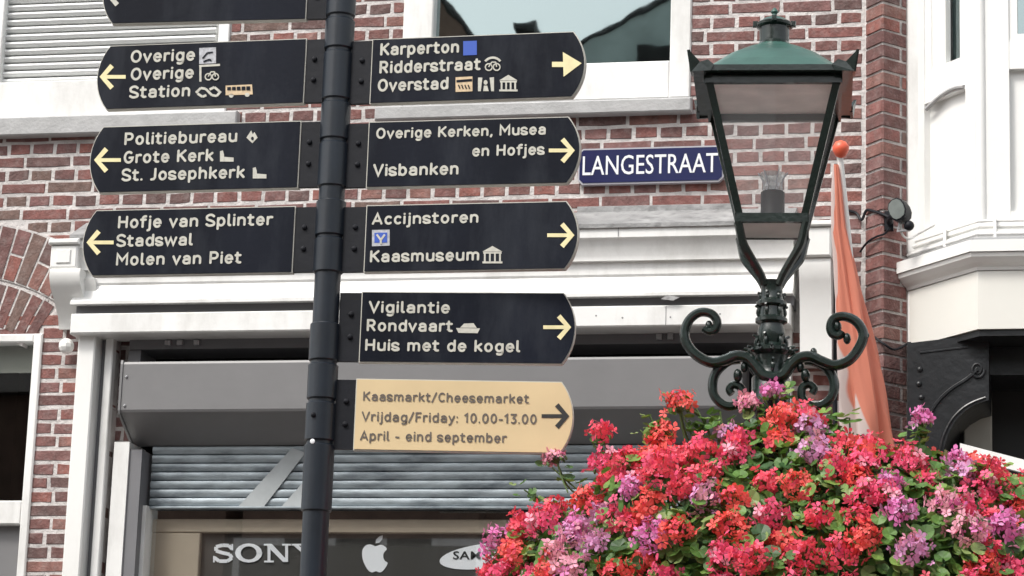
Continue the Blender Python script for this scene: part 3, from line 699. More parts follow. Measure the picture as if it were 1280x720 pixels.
# front facet
L2, bx = facet(pb, pc, 'front')
xpx = lambda px: X(px, 150, PY+.04)-pb[0]
b = MB(); bx(b, 0.002, L2, zo(275.8), zo(62), -.2, -.02); b.build('bay_wall', WHITE2, wh)
b = MB(); bx(b, 0.001, xpx(1262), zo(275.8), ztop, -.02, .012); bx(b, xpx(1262), L2, zo(84), zo(50), -.02, .010); bx(b, xpx(1262), L2, zo(275.8), zo(262), -.02, .010); b.build('bay_post', WHITE2, wh)
b = MB(); bx(b, xpx(1262), xpx(1273), zo(50), ztop, -.03, .004); bx(b, xpx(1262), L2, zo(50), zo(40), -.03, .0045); wf = b.build('bay_window', WHITE2, wh)
b = MB(); bx(b, xpx(1272), L2, zo(42), ztop, -.05, -.045); put('pane', b.mesh('pane', WGLASS), wf)
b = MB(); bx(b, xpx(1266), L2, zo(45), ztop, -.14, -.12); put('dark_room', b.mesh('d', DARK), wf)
rgd = orip(-.035); MB().lathe((rgd[1][0], rgd[1][1]), [(.022, zo(275)), (.022, ztop)], 16).build('corner_bead', WHITE2, wh, True)
# black bracket under the oriel
slab('soffit', zo(419), zo(411.3), -.012, BLACKW)
yb = -.22
def bp(pts): return [(W(x, y, yb).x, W(x, y, yb).z) for x, y in pts]
curve = [(1236, 500), (1222, 504), (1208, 512), (1195, 525), (1186, 541), (1180, 560), (1177, 590), (1176, 640), (1176, 760)]
pg = bp([(1134, 429), (1236, 417)]+curve+[(1137, 760)])
brk = MB().prism(pg, yb, .15, lambda p, t: (p[0], t, p[1])).build('bracket', BLACKW, wh)
rb = [W(x, y, yb-.012) for x, y in curve[1:-1]]
put('rib', MB().tube(crom([W(1232, 497, yb)]+[W(x-4, y-2, yb) for x, y in curve[1:-1]], 3), .006, 8).mesh('rib', BLACKW, True), brk)
put('groove', MB().tube(crom([W(x, y, yb-.002) for x, y in [(1158, 528), (1170, 505), (1188, 487), (1208, 474), (1222, 462)]], 4), .008, 6).mesh('g', BLACKW, True), brk)
sp_ = [];
for i in range(26):
    a = i/25*math.pi*3.4; r = 9*(1-i/32); sp_.append(W(1222+r*math.cos(a), 462+r*math.sin(a)*1.25, yb-.004))
put('scroll', MB().tube(sp_, [.006-.00015*i for i in range(26)], 7).mesh('scroll', BLACKW, True), brk)
put('edge_moulding', MB().tube([W(1150, 441, yb), W(1210, 434, yb)], .005, 6).mesh('e', BLACKW, True), brk)
for x, y in ((1150, 462), (1149, 480), (1152, 497)): put('stud', MB().ball(W(x, y, yb), .012, 8, 6).mesh('stud', BLACKW, True), brk)
MB().box(X(1134, 500, -.04), X(1139, 500, -.04), -.04, .1, .12, Z(1134, 430, 0)).build('edge_strip', BLACKW, wh)
MB().box(X(1236, 450, -.1), XR+3, -.12, .2, Z(1250, 470, -.1), zo(419.5)).build('lintel', BLACKW, wh)
MB().box(X(1139, 500, .3), XR+3, .26, .3, .12, zo(419.5)).build('dark_shop_glass', DARKG, wh)
MB().box(X(1205, 530, .15), X(1240, 530, .15), .12, .16, .5, Z(1220, 470, .15), .004).build('curtain_panel', BEIGE2, wh)
MB().box(X(1240, 560, .12), XR+3, .10, .14, Z(1260, 600, .12), Z(1260, 597, .12)).build('glazing_bar', DARKG, wh)
# white awning rail
r0, r1 = W(1200, 562, -.35), W(1300, 588, -.42); rr_ = .026
raile = MB().prism([(-rr_, 0), (rr_, 0)], 0, 0, lambda p, t: (0, 0, 0)) if False else MB()
raile.add([r0+Vector((0, 0, rr_)), r0-Vector((0, 0, rr_)), r1-Vector((0, 0, rr_)), r1+Vector((0, 0, rr_)), r0+Vector((0, .03, rr_)), r0+Vector((0, .03, -rr_)), r1+Vector((0, .03, -rr_)), r1+Vector((0, .03, rr_))], [(0, 1, 2, 3), (4, 7, 6, 5), (0, 4, 5, 1), (3, 2, 6, 7), (0, 3, 7, 4), (1, 5, 6, 2)])
rail = empty('awning_arm', r0, 'white folded awning arm rail under the black bracket at the right edge', 'awning arm')
raile.build('rail', WHITE, rail); put('rivet', MB().ball(W(1246, 574, -.385), .008, 8, 6).mesh('rivet', DARKG), rail)
MB().tube([r0+Vector((.02, .015, 0)), Vector((r0.x-.02, .27, r0.z+.02))], .015, 8).build('hinge_rod', WHITE, rail)
# ================================================================== FLOODLIGHT and cable
fc = W(1125, 264, -.22)
fl = empty('floodlight', W(1112, 275, -.08), 'small grey floodlight on a black bracket clamped to the brick pier corner', 'floodlight')
hp = [(math.cos(R(a))*.036*(1+.12*math.cos(R(2*a+60))), math.sin(R(a))*.050) for a in range(0, 360, 30)]
MB().prism(hp, -.03, .025, lambda p, t: (fc.x+p[0]+t*.35, fc.y+t, fc.z+p[1])).build('lamp_head', BRKT, fl, True)
MB().prism([(x*.86, y*.86) for x, y in hp], -.036, -.031, lambda p, t: (fc.x+p[0]+t*.35, fc.y+t, fc.z+p[1])).build('lens', LENSG, fl, True)
MB().tube([(fc.x-.02, fc.y+.02, fc.z-.01), (fc.x-.045, fc.y+.06, fc.z-.01), (fc.x-.05, -.10, fc.z-.02)], .014, 8).box(fc.x-.07, fc.x-.035, -.115, -.085, fc.z-.05, fc.z+.03).build('bracket', BRKT, fl)
MB().ball((fc.x+.036, fc.y, fc.z-.062), .022, 10, 7).build('photocell', BRKT, fl, True)
MB().tube([(fc.x+.0, fc.y, fc.z-.04), (fc.x-.01, fc.y, fc.z-.085), (fc.x+.04, fc.y, fc.z-.08)], .006, 6).build('yoke', SILV, fl)
MB().tube(crom([(fc.x, fc.y+.02, fc.z-.045), (fc.x+.008, fc.y+.01, fc.z-.095), (fc.x+.035, fc.y+.05, fc.z-.105), (fc.x+.07, -.12, fc.z-.07), (fc.x+.14, -.20, fc.z-.055)], 5), .005, 6).build('cable', WHITE, fl)
cb = crom([W(x, y, yy_) for x, y, yy_ in [(1058, 263, -.01), (1070, 266, -.012), (1077, 275, -.03), (1083, 263, -.04), (1092, 264, -.07), (1104, 268, -.115), (1112, 272, -.13)]], 5)
tag(MB().tube(cb, .006, 6).build('wall_cable', BRKT), 'black cable looping along the bricks to the grey floodlight', 'cable')
cb = crom([W(x, y, yy_) for x, y, yy_ in [(1075, 315, -.02), (1084, 303, -.06), (1095, 296, -.10), (1106, 292, -.12), (1112, 285, -.13)]], 5)
tag(MB().tube(cb, .0045, 6).build('wall_cable', BRKT), 'thin dark cable rising slantwise below the grey floodlight', 'cable')
cb = crom([W(x, y, yy_) for x, y, yy_ in [(1076, 405, -.02), (1086, 416, -.06), (1104, 429, -.115), (1118, 437, -.09), (1134, 430, -.03)]], 5)
tag(MB().tube(cb, .005, 6).build('wall_cable', BRKT), 'dark cable sagging across the pier to the black bracket', 'cable')
tag(MB().tube(crom([W(1040, 285, -.06), W(1043, 330, -.05), W(1041, 380, -.05), W(1043, 450, -.05), W(1044, 540, -.04)], 4), .010, 8).build('shadow_edge_line', BRKT), 'dark shadow edge right of the white console, modelled as a thin upright tube', 'shadow line')  # shadow edge beside the console, drawn as a dark tube
# ================================================================== ORANGE FLAG
yf = -.75
flag = empty('flag', W(1100, 700, yf+.55), 'furled orange and white flag on a white pole with an orange knob', 'flag')
top, bot = W(1049, 186, yf), W(1108, 760, yf+.45)
MB().tube([top, bot], .012, 10).build('flag_pole', WHITE2, flag, True)
kb = W(1051, 186, yf); MB().lathe((kb.x, kb.y), [(.004, kb.z-.038), (.020, kb.z-.030), (.032, kb.z-.008), (.033, kb.z+.008), (.022, kb.z+.026), (.004, kb.z+.034)], 14).build('knob', KNOB, flag, True)
rows = [(206, 1041, 1048), (240, 1039, 1053), (285, 1040, 1058), (330, 1043, 1069), (380, 1044, 1081), (430, 1045, 1093), (480, 1046, 1104), (530, 1048, 1114), (580, 1052, 1122), (640, 1056, 1132)]
fl_ = MB(); nn = 60; vs = []; KR = 8; RR = []
for j in range(len(rows)-1):
    for q in range(KR):
        t = q/KR; RR.append([lerp(rows[j][i], rows[j+1][i], t) for i in range(3)])
RR.append(rows[-1])
for (py, xa, xb) in RR:
    t0 = (py-206)/440; c0 = W((xa+xb)/2, py, yf+.35*t0); rx = (X(xb, py, yf)-X(xa, py, yf))/2
    for i in range(nn):
        a = 2*math.pi*i/nn; f = 1+.17*math.sin(a*5+py*.016)*min(1, t0*3+.15)+.09*math.sin(a*9+1+py*.007)+.05*math.sin(a*14-py*.02)+.06*math.sin(a*3+py*.045)*t0
        vs.append((c0.x+rx*.93*math.cos(a)*f, c0.y+rx*.75*math.sin(a)*f, c0.z))
fs = [(j*nn+i, j*nn+(i+1) % nn, (j+1)*nn+(i+1) % nn, (j+1)*nn+i) for j in range(len(RR)-1) for i in range(nn)]; wv = []
for (py, xa, xb) in RR:
    for i in range(nn):
        a = i/nn*360; lim = 205+38*max(0, min(1, (py-400)/70))+30*max(0, min(1, (290-py)/30))+9*math.sin(py*.06)+7*math.sin(py*.021+2)
        dv = min(a-95, lim-a)
        if 330 > py > 290 or py < 400 and py > 300: dv = min(dv, lim-a-6)
        k = 40*max(0, 1-abs(py-560)/75); dv = max(dv, k-abs(a-255)-4); wv.append(dv)
fl_.v = vs; fl_.f = fs; fl_.m = [0]*len(fs)
CL = leafy('flag_cloth', (.80, .32, .23), .3, .10); n_ = CL.node_tree.nodes; l_ = CL.node_tree.links
at_ = n_.new('ShaderNodeAttribute'); at_.attribute_name = 'white'; mr_ = n_.new('ShaderNodeMapRange'); mr_.inputs[1].default_value = -2; mr_.inputs[2].default_value = 2
l_.new(at_.outputs['Fac'], mr_.inputs[0]); mx_ = n_.new('ShaderNodeMix'); mx_.data_type = 'RGBA'; mx_.inputs[6].default_value = (.82, .31, .215, 1); mx_.inputs[7].default_value = (.80, .70, .67, 1)
l_.new(mr_.outputs[0], mx_.inputs[0]); l_.new(mx_.outputs[2], n_['Principled BSDF'].inputs['Base Color']); l_.new(mx_.outputs[2], n_['Translucent BSDF'].inputs[0])
cl_ = fl_.build('cloth', CL, flag, True); at2 = cl_.data.attributes.new('white', 'FLOAT', 'POINT'); at2.data.foreach_set('value', wv)
# ================================================================== SIGNPOST
YP = -2.5
PX = X(409, 360, YP); PYc = YP
zpole = lambda py: Z(410, py, YP)
post = empty('sign_post', (PX, YP, .12), 'tall blue-black round pole carrying the finger signs', 'sign post')
MB().lathe((PX, YP), [(.044, 0.0), (.044, zpole(-60))], 28).build('pole', POLE, post, True)
def sleeve(y0, y1, r=.0505):
    z0_, z1_ = zpole(y1), zpole(y0)
    MB().lathe((PX, YP), [(r-.004, z0_), (r, z0_+.004), (r, z1_-.004), (r-.004, z1_)], 28).build('collar', POLE, post, True)
for a, b in ((-60, 22), (26, 63), (67, 126), (130, 176), (180, 235), (252, 296), (299, 342), (405, 452), (456, 500), (504, 552), (556, 640)): sleeve(a, b)
MB().ball((PX-.012, YP-.051, zpole(522)), .009, 8, 6).build('bolt', BRKT, post)
o = MB().ball((PX-.01, YP-.051, zpole(555)), .0085, 8, 6, sc=(1, .3, 1)).build('dot_sticker', ENAMW, post)
GRP = 'finger signs fixed to the black pole'
def finger(side, phi, xi, xt, top, bot, label, cream=False, arc=None):
    """xi: inner end px, xt: px of the arrow tip, top/bot: px rows at mid length"""
    # the faces stand a little in front of the pole axis
    pl = Plane((PX, YP, zpole((top+bot)/2)), R(phi)); fo = .016
    xm = (xi+xt)/2; ym = (top+bot)/2
    ai = pl.inv(xi, ym, fo)[0]; at = pl.inv(xt, ym, fo)[0]; bt = pl.inv(xm, top, fo)[1]; bb = pl.inv(xm, bot, fo)[1]
    sgn = 1 if side == 'R' else -1; h = (bt-bb)/2; mid = (bt+bb)/2; sag = .042
    def outline(ins):
        hh = h-ins; s2 = sag; rad = (h*h+s2*s2)/(2*s2); ac = at-sgn*rad; pts = [(ai+sgn*ins, mid-hh)]
        am = math.asin(min(1, hh/(rad-ins)))
        for i in range(13):
            a = -am+2*am*i/12; pts.append((ac+sgn*(rad-ins)*math.cos(a), mid+(rad-ins)*math.sin(a)))
        pts.append((ai+sgn*ins, mid+hh)); return pts
    root = empty('finger_sign', pl.P(0, bb), label, 'sign', GRP)
    MBp(pl, outline(0), -.014, .012).build('rim', SIGNR, root)
    MBp(pl, outline(.0035), -.016, fo-.0008).build('panel', CREAM if cream else SIGNB, root)
    ab = sgn*.047; ao = ai-sgn*.001
    br = MBp(pl, [(ab, bb+.004), (ao, bb+.004), (ao, bt-.004), (ab, bt-.004)], -.010, .009).build('bracket', BRKT, root)
    for f in (.36, .68):
        p = pl.P(lerp(ab, ao, .55), lerp(bb, bt, f), .011); put('bolt', MB().ball(p, .0095, 8, 6, sc=(1, .8, 1)).mesh('bolt', BRKT), br)
    pl.fo = fo; return root, pl
OFF = .0168
def arrow_open(r, pl, tip, y, tail, m, w=4.6, hl=14, hh=16):
    s = 1 if tail > tip else -1
    pprint_('arrow', pl, [seg(tip+s*2, y, tail, y, w), [(tip, y), (tip+s*hl*.95, y-hh), (tip+s*(hl*.95+4.5), y-hh+4), (tip+s*5.5, y+1.2)], [(tip, y), (tip+s*5.5, y-1.2), (tip+s*(hl*.95+4.5), y+hh-4), (tip+s*hl*.95, y+hh)]], m, r, OFF)
def T(r, pl, txt, x0, x1, base, cap=15.5, m=None, **k): monoline(txt, pl, x0, x1, base, cap, m or LETT, r, OFF, **k)
def P_(r, pl, polys, m=None): pprint_('pictogram', pl, polys, m or LETT, r, OFF)
def museum(x0, x1, t, b):
    w_ = x1-x0; q = [[(x0, t+7), ((x0+x1)/2, t), (x1, t+7)], seg(x0+1, t+8.5, x1-1, t+8.5, 2), seg(x0, b-1, x1, b-1, 2.4)]
    for i in range(4): xx = x0+3+(w_-6)*i/3; q.append(seg(xx, t+9, xx, b-2, 2.2 if i in (0, 3) else 2))
    return q
def church(x, y, s=1):
    return [[(x, y), (x, y-13), (x+3.5, y-14), (x+5, y-9), (x+5, y)], [(x+5.2, y), (x+5.2, y-6), (x+17, y-5), (x+17, y)]]
def bike(cx, cy, r=4.5, d=12):
    return ring(cx-d/2, cy, r, 1.6, 10)+ring(cx+d/2, cy, r, 1.6, 10)+stroke([(cx-d/2, cy), (cx-1, cy-6), (cx+d/2-1, cy-6), (cx+d/2, cy)], 1.5)
# ---- left signs
r, pl = finger('L', 2.3, 384, 128, -52, 27, 'black finger sign pointing left, topmost on the left and cut by the photo edge')
arrow_open(r, pl, 131, -8, 166, LETT)
r, pl = finger('L', -.4, 381, 121, 52.5, 133, 'black finger sign pointing left reading Overige twice and Station')
arrow_open(r, pl, 124.5, 96, 157, ARROW)
T(r, pl, 'Overige', 163, 243, 78.5); T(r, pl, 'Overige', 163, 241.5, 100.5); T(r, pl, 'Station', 162, 237.5, 123)
P_(r, pl, [[(249, 60), (270, 59), (270, 79), (249, 80)]], PICG)
pprint_('pictogram', pl, stroke([(253, 73), (259, 66), (266, 65)], 1.6)+stroke([(254, 77), (262, 74), (264, 76)], 1.8), SIGNB, r, OFF+.002)
P_(r, pl, [seg(249, 82.5, 275, 81, 2.6), seg(250.5, 82.5, 250.5, 102, 2.6)]+bike(265, 96, 4, 9))
P_(r, pl, stroke([(245, 116), (251, 110), (257, 111), (265, 119), (271, 120), (276, 114)], 3.0)+stroke([(247, 117), (253, 121), (258, 119)], 3)+stroke([(262, 112), (268, 109), (274, 114)], 3))
P_(r, pl, [[(282, 107), (315, 105.5), (316, 118), (282, 119)]], PICO)
pprint_('pictogram', pl, [[(284+i*6, 108.8-i*.2), (288.6+i*6, 108.6-i*.2), (288.6+i*6, 112.5), (284+i*6, 112.7)] for i in range(5)], SIGNB, r, OFF+.0016)
P_(r, pl, [ell(289, 119.5, 3, 2.6, 10), ell(309, 118.5, 3, 2.6, 10)])
r, pl = finger('L', -.3, 374, 112, 154.5, 238, 'black finger sign pointing left reading Politiebureau, Grote Kerk and St. Josephkerk')
arrow_open(r, pl, 117.5, 200, 151, ARROW)
T(r, pl, 'Politiebureau', 155, 296, 181.5); T(r, pl, 'Grote Kerk', 154, 266, 204.5); T(r, pl, 'St. Josephkerk', 152.5, 305, 226.5)
P_(r, pl, [[(308, 172), (314, 163), (316, 168), (318, 165), (322, 172), (315.5, 179)]]); pprint_('pictogram', pl, [ell(315.5, 173, 1.8, 2.4, 8)], SIGNB, r, OFF+.001)
P_(r, pl, church(275, 202)); P_(r, pl, church(316, 223))
r, pl = finger('L', .1, 367, 103, 260, 343, 'black finger sign pointing left reading Hofje van Splinter, Stadswal and Molen van Piet')
arrow_open(r, pl, 108, 303, 142, ARROW)
T(r, pl, 'Hofje van Splinter', 147, 340, 285.5); T(r, pl, 'Stadswal', 146, 240, 308.5); T(r, pl, 'Molen van Piet', 144.5, 301, 332)
# ---- right signs
r, pl = finger('R', -.6, 463.5, 731, 43.5, 125, 'black finger sign pointing right reading Karperton, Ridderstraat and Overstad')
pprint_('arrow', pl, [seg(690, 80.5, 706, 80.5, 6.5), [(703.5, 65), (727, 79), (704.5, 96)]], ARROW, r, OFF)
T(r, pl, 'Karperton', 475, 573.5, 69.5); T(r, pl, 'Ridderstraat', 474, 600, 92); T(r, pl, 'Overstad', 472, 560, 114.5)
P_(r, pl, [[(579, 51.5), (596, 50.8), (596, 68.6), (579, 69.3)]], PICB)
P_(r, pl, ring(616, 84, 12, 2.8, 8, 218, 322)+bike(616, 84, 4.3, 10))
P_(r, pl, [[(569.5, 96.5), (590.5, 95.5), (590.5, 114), (569.5, 115)]], PICO)
pprint_('pictogram', pl, [[(570.5, 100), (590, 98.5), (590, 101.5), (570.5, 103)]]+[seg(573+i*4, 106, 575+i*4, 111, 1.5) for i in range(4)], SIGNB, r, OFF+.001)
P_(r, pl, [[(597.5, 97), (603, 97), (601, 114), (597.5, 114)], [(612, 97), (617.5, 96.5), (617.5, 114), (614, 114)], ell(607, 103, 2.4, 3), [(604, 114), (605, 107), (609, 107), (611, 114)]])
P_(r, pl, museum(624, 647, 93.5, 114))
r, pl = finger('R', .4, 459, 725, 148.5, 231.5, 'black finger sign pointing right reading Overige Kerken, Musea en Hofjes and Visbanken')
arrow_open(r, pl, 718.5, 188, 686, ARROW)
T(r, pl, 'Overige Kerken, Musea', 470, 682, 173.5, 13.5); T(r, pl, 'en Hofjes', 590, 680, 195.5, 14); T(r, pl, 'Visbanken', 466.5, 573, 220.5)
r, pl = finger('R', .2, 456, 722.5, 253.5, 338, 'black finger sign pointing right reading Accijnstoren and Kaasmuseum')
arrow_open(r, pl, 718, 294, 684, ARROW)
T(r, pl, 'Accijnstoren', 465, 598, 281, 14.5); T(r, pl, 'Kaasmuseum', 462, 599, 328, 15)
P_(r, pl, [[(465, 287.5), (487, 287), (487, 307), (465, 307.8)]], PICG); pprint_('pictogram', pl, [[(468, 291), (484, 290.5), (484, 303), (468, 303.5)]], PICB, r, OFF+.001); pprint_('pictogram', pl, stroke([(471, 293), (476, 300), (481, 293)], 2.5)+[seg(476, 298, 476, 305, 2.5)], LETT, r, OFF+.002)
P_(r, pl, museum(603, 628, 307.5, 329))
r, pl = finger('R', 5.5, 450, 719.5, 365, 454, 'black finger sign pointing right reading Vigilantie, Rondvaart and Huis met de kogel')
arrow_open(r, pl, 714, 409, 679, ARROW)
T(r, pl, 'Vigilantie', 461, 562, 391, 15); T(r, pl, 'Rondvaart', 458, 565.5, 414, 15); T(r, pl, 'Huis met de kogel', 456, 649.5, 438.5, 15)
P_(r, pl, [[(570, 410), (600, 410.5), (597, 416.5), (573, 416)], [(575, 409.5), (580, 404.5), (592, 404), (596, 409.8)]])
r, pl = finger('R', 7, 443, 717, 475, 565, 'cream finger sign pointing right with cheese market days and times', True)
arrow_open(r, pl, 711.5, 520, 677, INKD)
T(r, pl, 'Kaasmarkt/Cheesemarket', 453.5, 661, 501, 12, INK, wt=.165); T(r, pl, 'Vrijdag/Friday: 10.00-13.00', 452, 671, 526.5, 12.5, INK, wt=.165); T(r, pl, 'April - eind september', 450, 633, 550.5, 12.5, INK, wt=.165)
# ================================================================== STREET LAMP
LY = -2.3
LX = X(965.5, 280, LY); zl = lambda py, y=LY: Z(965, py, y)
lamp = empty('street_lamp', (LX, LY, .12), 'dark green cast iron street lamp with a glass lantern and scrolled arms above the flowers', 'street lamp')
PH = R(5.5)
def rot(x, y): return (LX+x*math.cos(PH)-y*math.sin(PH), LY+x*math.sin(PH)+y*math.cos(PH))
def sq(h): return [rot(-h, -h), rot(h, -h), rot(h, h), rot(-h, h)]
zE = zl(91, LY-.25); zBt = zl(272, LY-.115); HT_, HB_ = .222, .117; EV = .262
# glazed body bars
def bar(b, p, q, w_):
    b.tube([p, q], w_, 4)
def quad_bar(b, p, q, du, dv):
    p, q, du, dv = map(Vector, (p, q, du, dv)); b.add([p-du-dv, p+du-dv, p+du+dv, p-du+dv, q-du-dv, q+du-dv, q+du+dv, q-du+dv], [(3, 2, 1, 0), (4, 5, 6, 7), (0, 1, 5, 4), (1, 2, 6, 5), (2, 3, 7, 6), (3, 0, 4, 7)])
top4 = [Vector((*p, zE-.012)) for p in sq(HT_)]; bot4 = [Vector((*p, zBt)) for p in sq(HB_)]
ux = Vector((math.cos(PH), math.sin(PH), 0)); uy = Vector((-math.sin(PH), math.cos(PH), 0)); uz = Vector((0, 0, 1))
fb = MB()
for i in range(4):
    sx, sy = [(-1, -1), (1, -1), (1, 1), (-1, 1)][i]
    quad_bar(fb, top4[i]-ux*sx*.012-uy*sy*.012, bot4[i]-ux*sx*.012-uy*sy*.012, ux*.0125, uy*.0125)
frame = fb.build('lantern_frame', IRON, lamp)
for i in range(4):
    a, b_ = bot4[i], bot4[(i+1) % 4]; d = (b_-a).normalized(); n = d.cross(uz); f2 = MB()
    quad_bar(f2, a+uz*.0+n*(-.006), b_+n*(-.006), uz*.015, n*.010); put('bottom_rail', f2.mesh('rail', IRON), frame)
    a, b_ = top4[i], top4[(i+1) % 4]; f2 = MB(); quad_bar(f2, a-uz*.0-n*.006, b_-uz*.0-n*.006, uz*.013, n*.011); put('top_rail', f2.mesh('rail', IRON), frame)
    ia = [top4[i]-n*.010, top4[(i+1) % 4]-n*.010, bot4[(i+1) % 4]-n*.010, bot4[i]-n*.010]
    put('pane', MB().add(ia, [(0, 1, 2, 3)]).mesh('pane', LGLASS), frame)
# bottom plate & eaves
bpl = sq(HB_-.02); MB().prism(bpl, zBt-.014, zBt-.004, lambda p, t: (p[0], p[1], t)).build('bottom_plate', LAMPG, lamp)
ev = MB()
for i in range(4):
    o4, i4 = sq(EV), sq(HT_-.018); j = (i+1) % 4
    q = [o4[i], o4[j], i4[j], i4[i]]
    ev.prism(q, zE+.006, zE+.026, lambda p, t: (p[0], p[1], t))
ev.build('eaves', IRON, lamp)
MB().add([(*p, zE-.001) for p in sq(HT_-.019)], [(0, 1, 2, 3)]).build('reflector', UNDER, lamp)
zN = zl(58); rf = MB(); prf = [(EV-.012, zE+.026), (EV-.03, zE+.036), (.20, lerp(zE+.026, zN, .30)), (.15, lerp(zE+.026, zN, .62)), (.10, lerp(zE+.026, zN, .84)), (.070, lerp(zE+.026, zN, .94)), (.060, zN)]
for k_ in range(len(prf)-1):
    h0, z0_ = prf[k_]; h1, z1_ = prf[k_+1]; n = 24
    def sqr(h, z, e):   # square that rounds toward the neck
        out = []
        for i in range(n):
            a = 2*math.pi*(i+.5)/n; m_ = max(abs(math.cos(a)), abs(math.sin(a))); r_ = h/(m_**(1-e)); x_, y_ = r_*math.cos(a), r_*math.sin(a)
            if e < .5 and m_**1 > 0: pass
            out.append((*rot(x_, y_), z))
        return out
    e0, e1 = (k_/(len(prf)-1))**1.5, ((k_+1)/(len(prf)-1))**1.5
    r0_, r1_ = sqr(h0, z0_, e0), sqr(h1, z1_, e1); rf.add(r0_+r1_, [(i, (i+1) % n, n+(i+1) % n, n+i) for i in range(n)])
rf.build('roof', ROOFG, lamp, True)
rr0 = .0475
MB().lathe((LX, LY), [(.066, zN-.006), (.055, zN+.006), (.050, zN+.012), (.050, zl(36))], 24).build('chimney', IRON, lamp, True)
MB().lathe((LX, LY), [(.050, zl(36)), (.062, zl(34)), (.063, zl(31)), (.056, zl(29))], 24).build('cap', IRON, lamp, True)
MB().lathe((LX, LY), [(.052, zl(29)), (.040, zl(25)), (.018, zl(22)), (.009, zl(21)), (.008, zl(18)), (.013, zl(15.5)), (.010, zl(13)), (.003, zl(10))], 20).build('finial', ROOFG, lamp, True)
for a in range(0, 360, 90):
    x_, y_ = rot(.064*math.cos(R(a)), .064*math.sin(R(a))); MB().box(x_-.008, x_+.008, y_-.008, y_+.008, zl(34), zl(27), .002).build('cap_lug', IRON, lamp)
for i, (sx, sy) in enumerate([(-1, -1), (1, -1), (1, 1), (-1, 1)]):
    c0 = Vector((*rot(sx*EV, sy*EV), zE)); b = MB()
    # pointed acroterion: a folded leaf standing on the corner
    for du in (ux*-sx, uy*-sy):
        q = [c0+uz*.024+du*.070, c0+uz*.042+du*.050, c0+uz*.034+du*.024, c0+uz*.072-(ux*-sx+uy*-sy)*.014, c0+uz*.0-(ux*-sx+uy*-sy)*.003, c0+uz*.004+du*.06]
        nn_ = du.cross(uz)*.005
        k_ = len(q); b.add([p+nn_ for p in q]+[p-nn_ for p in q], [tuple(range(k_)), tuple(range(k_, 2*k_))[::-1]]+[(z_, (z_+1) % k_, k_+(z_+1) % k_, k_+z_) for z_ in range(k_)])
    b.build('corner_ornament', IRON, lamp)
# bulb
MB().lathe((LX, LY), [(.045, zBt-.003), (.045, zBt+.005), (.040, zBt+.012), (.040, zl(241)), (.036, zl(240))], 20).build('bulb_holder', BRKT, lamp, True)
MB().lathe((LX, LY), [(.030, zl(240)), (.034, zl(235)), (.028, zl(230)), (.036, zl(222)), (.046, zl(218)), (.044, zl(217.5)), (.033, zl(223))], 20).build('bulb', BGLASS, lamp, True)
MB().tube([(LX, LY, zl(240)), (LX, LY, zl(226))], .010, 8).build('mantle', ENAMW, lamp)
for a in range(0, 360, 60):
    ca, sa = math.cos(R(a)), math.sin(R(a)); MB().tube(crom([(LX+ca*.034, LY+sa*.034, zl(241)), (LX+ca*.030, LY+sa*.030, zl(232)), (LX+ca*.036, LY+sa*.036, zl(224)), (LX+ca*.050, LY+sa*.050, zl(216))], 3), .0022, 5).build('glass_rib', ENRIM, lamp)
# fork arms
zc_ = zl(356)
for i, (sx, sy) in enumerate([(-1, -1), (1, -1), (1, 1), (-1, 1)]):
    pts = []
    for h, f in ((.112, 0), (.106, .12), (.098, .32), (.088, .45), (.062, .66), (.038, .86), (.024, 1.02)):
        pts.append((*rot(sx*h, sy*h), lerp(zBt-.012, zc_, f)))
    MB().tube(crom(pts, 4), [.0155-.003*abs(k_/24-.5) for k_ in range(25)], 8).build('fork_arm', IRON, lamp, True)
pr = [(356, 13), (352, 15.5), (372, 14), (375, 15), (378, 19), (382, 19), (385, 14.5), (396, 16), (399, 20), (403, 20), (406, 15), (414, 17), (424, 17), (430, 15), (434, 19), (437, 27), (441, 27), (446, 21), (462, 19), (470, 21), (474, 24), (520, 24), (560, 24)]
pr = sorted(pr, key=lambda t: t[0]); k_ = .00266
prof = [(r_*k_, zl(y_)) for y_, r_ in pr]+[(.062, 1.3), (.075, 1.25), (.085, 1.15), (.085, .5), (.13, .42), (.15, .3), (.15, .12)]
colm = MB().lathe((LX, LY), prof, 24).build('column', IRON, lamp, True)
# leaf relief on the column
for j, (py, rr1, hgt, ct) in enumerate(((392, 15, 18, 6), (430, 17, 20, 6), (372, 13, 10, 6), (462, 22, 18, 8), (440, 25, 7, 12))):
    for a in range(ct):
        ang = 2*math.pi*(a+.25)/ct; x_, y_ = math.cos(ang)*rr1*k_, math.sin(ang)*rr1*k_
        zt_, zb_ = zl(py-hgt/2), zl(py+hgt/2)
        put('leaf_relief', MB().tube(crom([(LX+x_*.9, LY+y_*.9, zb_), (LX+x_*1.12, LY+y_*1.12, lerp(zb_, zt_, .5)), (LX+x_*1.05, LY+y_*1.05, lerp(zb_, zt_, .85)), (LX+x_*1.35, LY+y_*1.35, zt_)], 3), [.002, .004, .006, .007, .007, .0065, .006, .005, .005, .004], 6).mesh('l', IRON, True), colm)
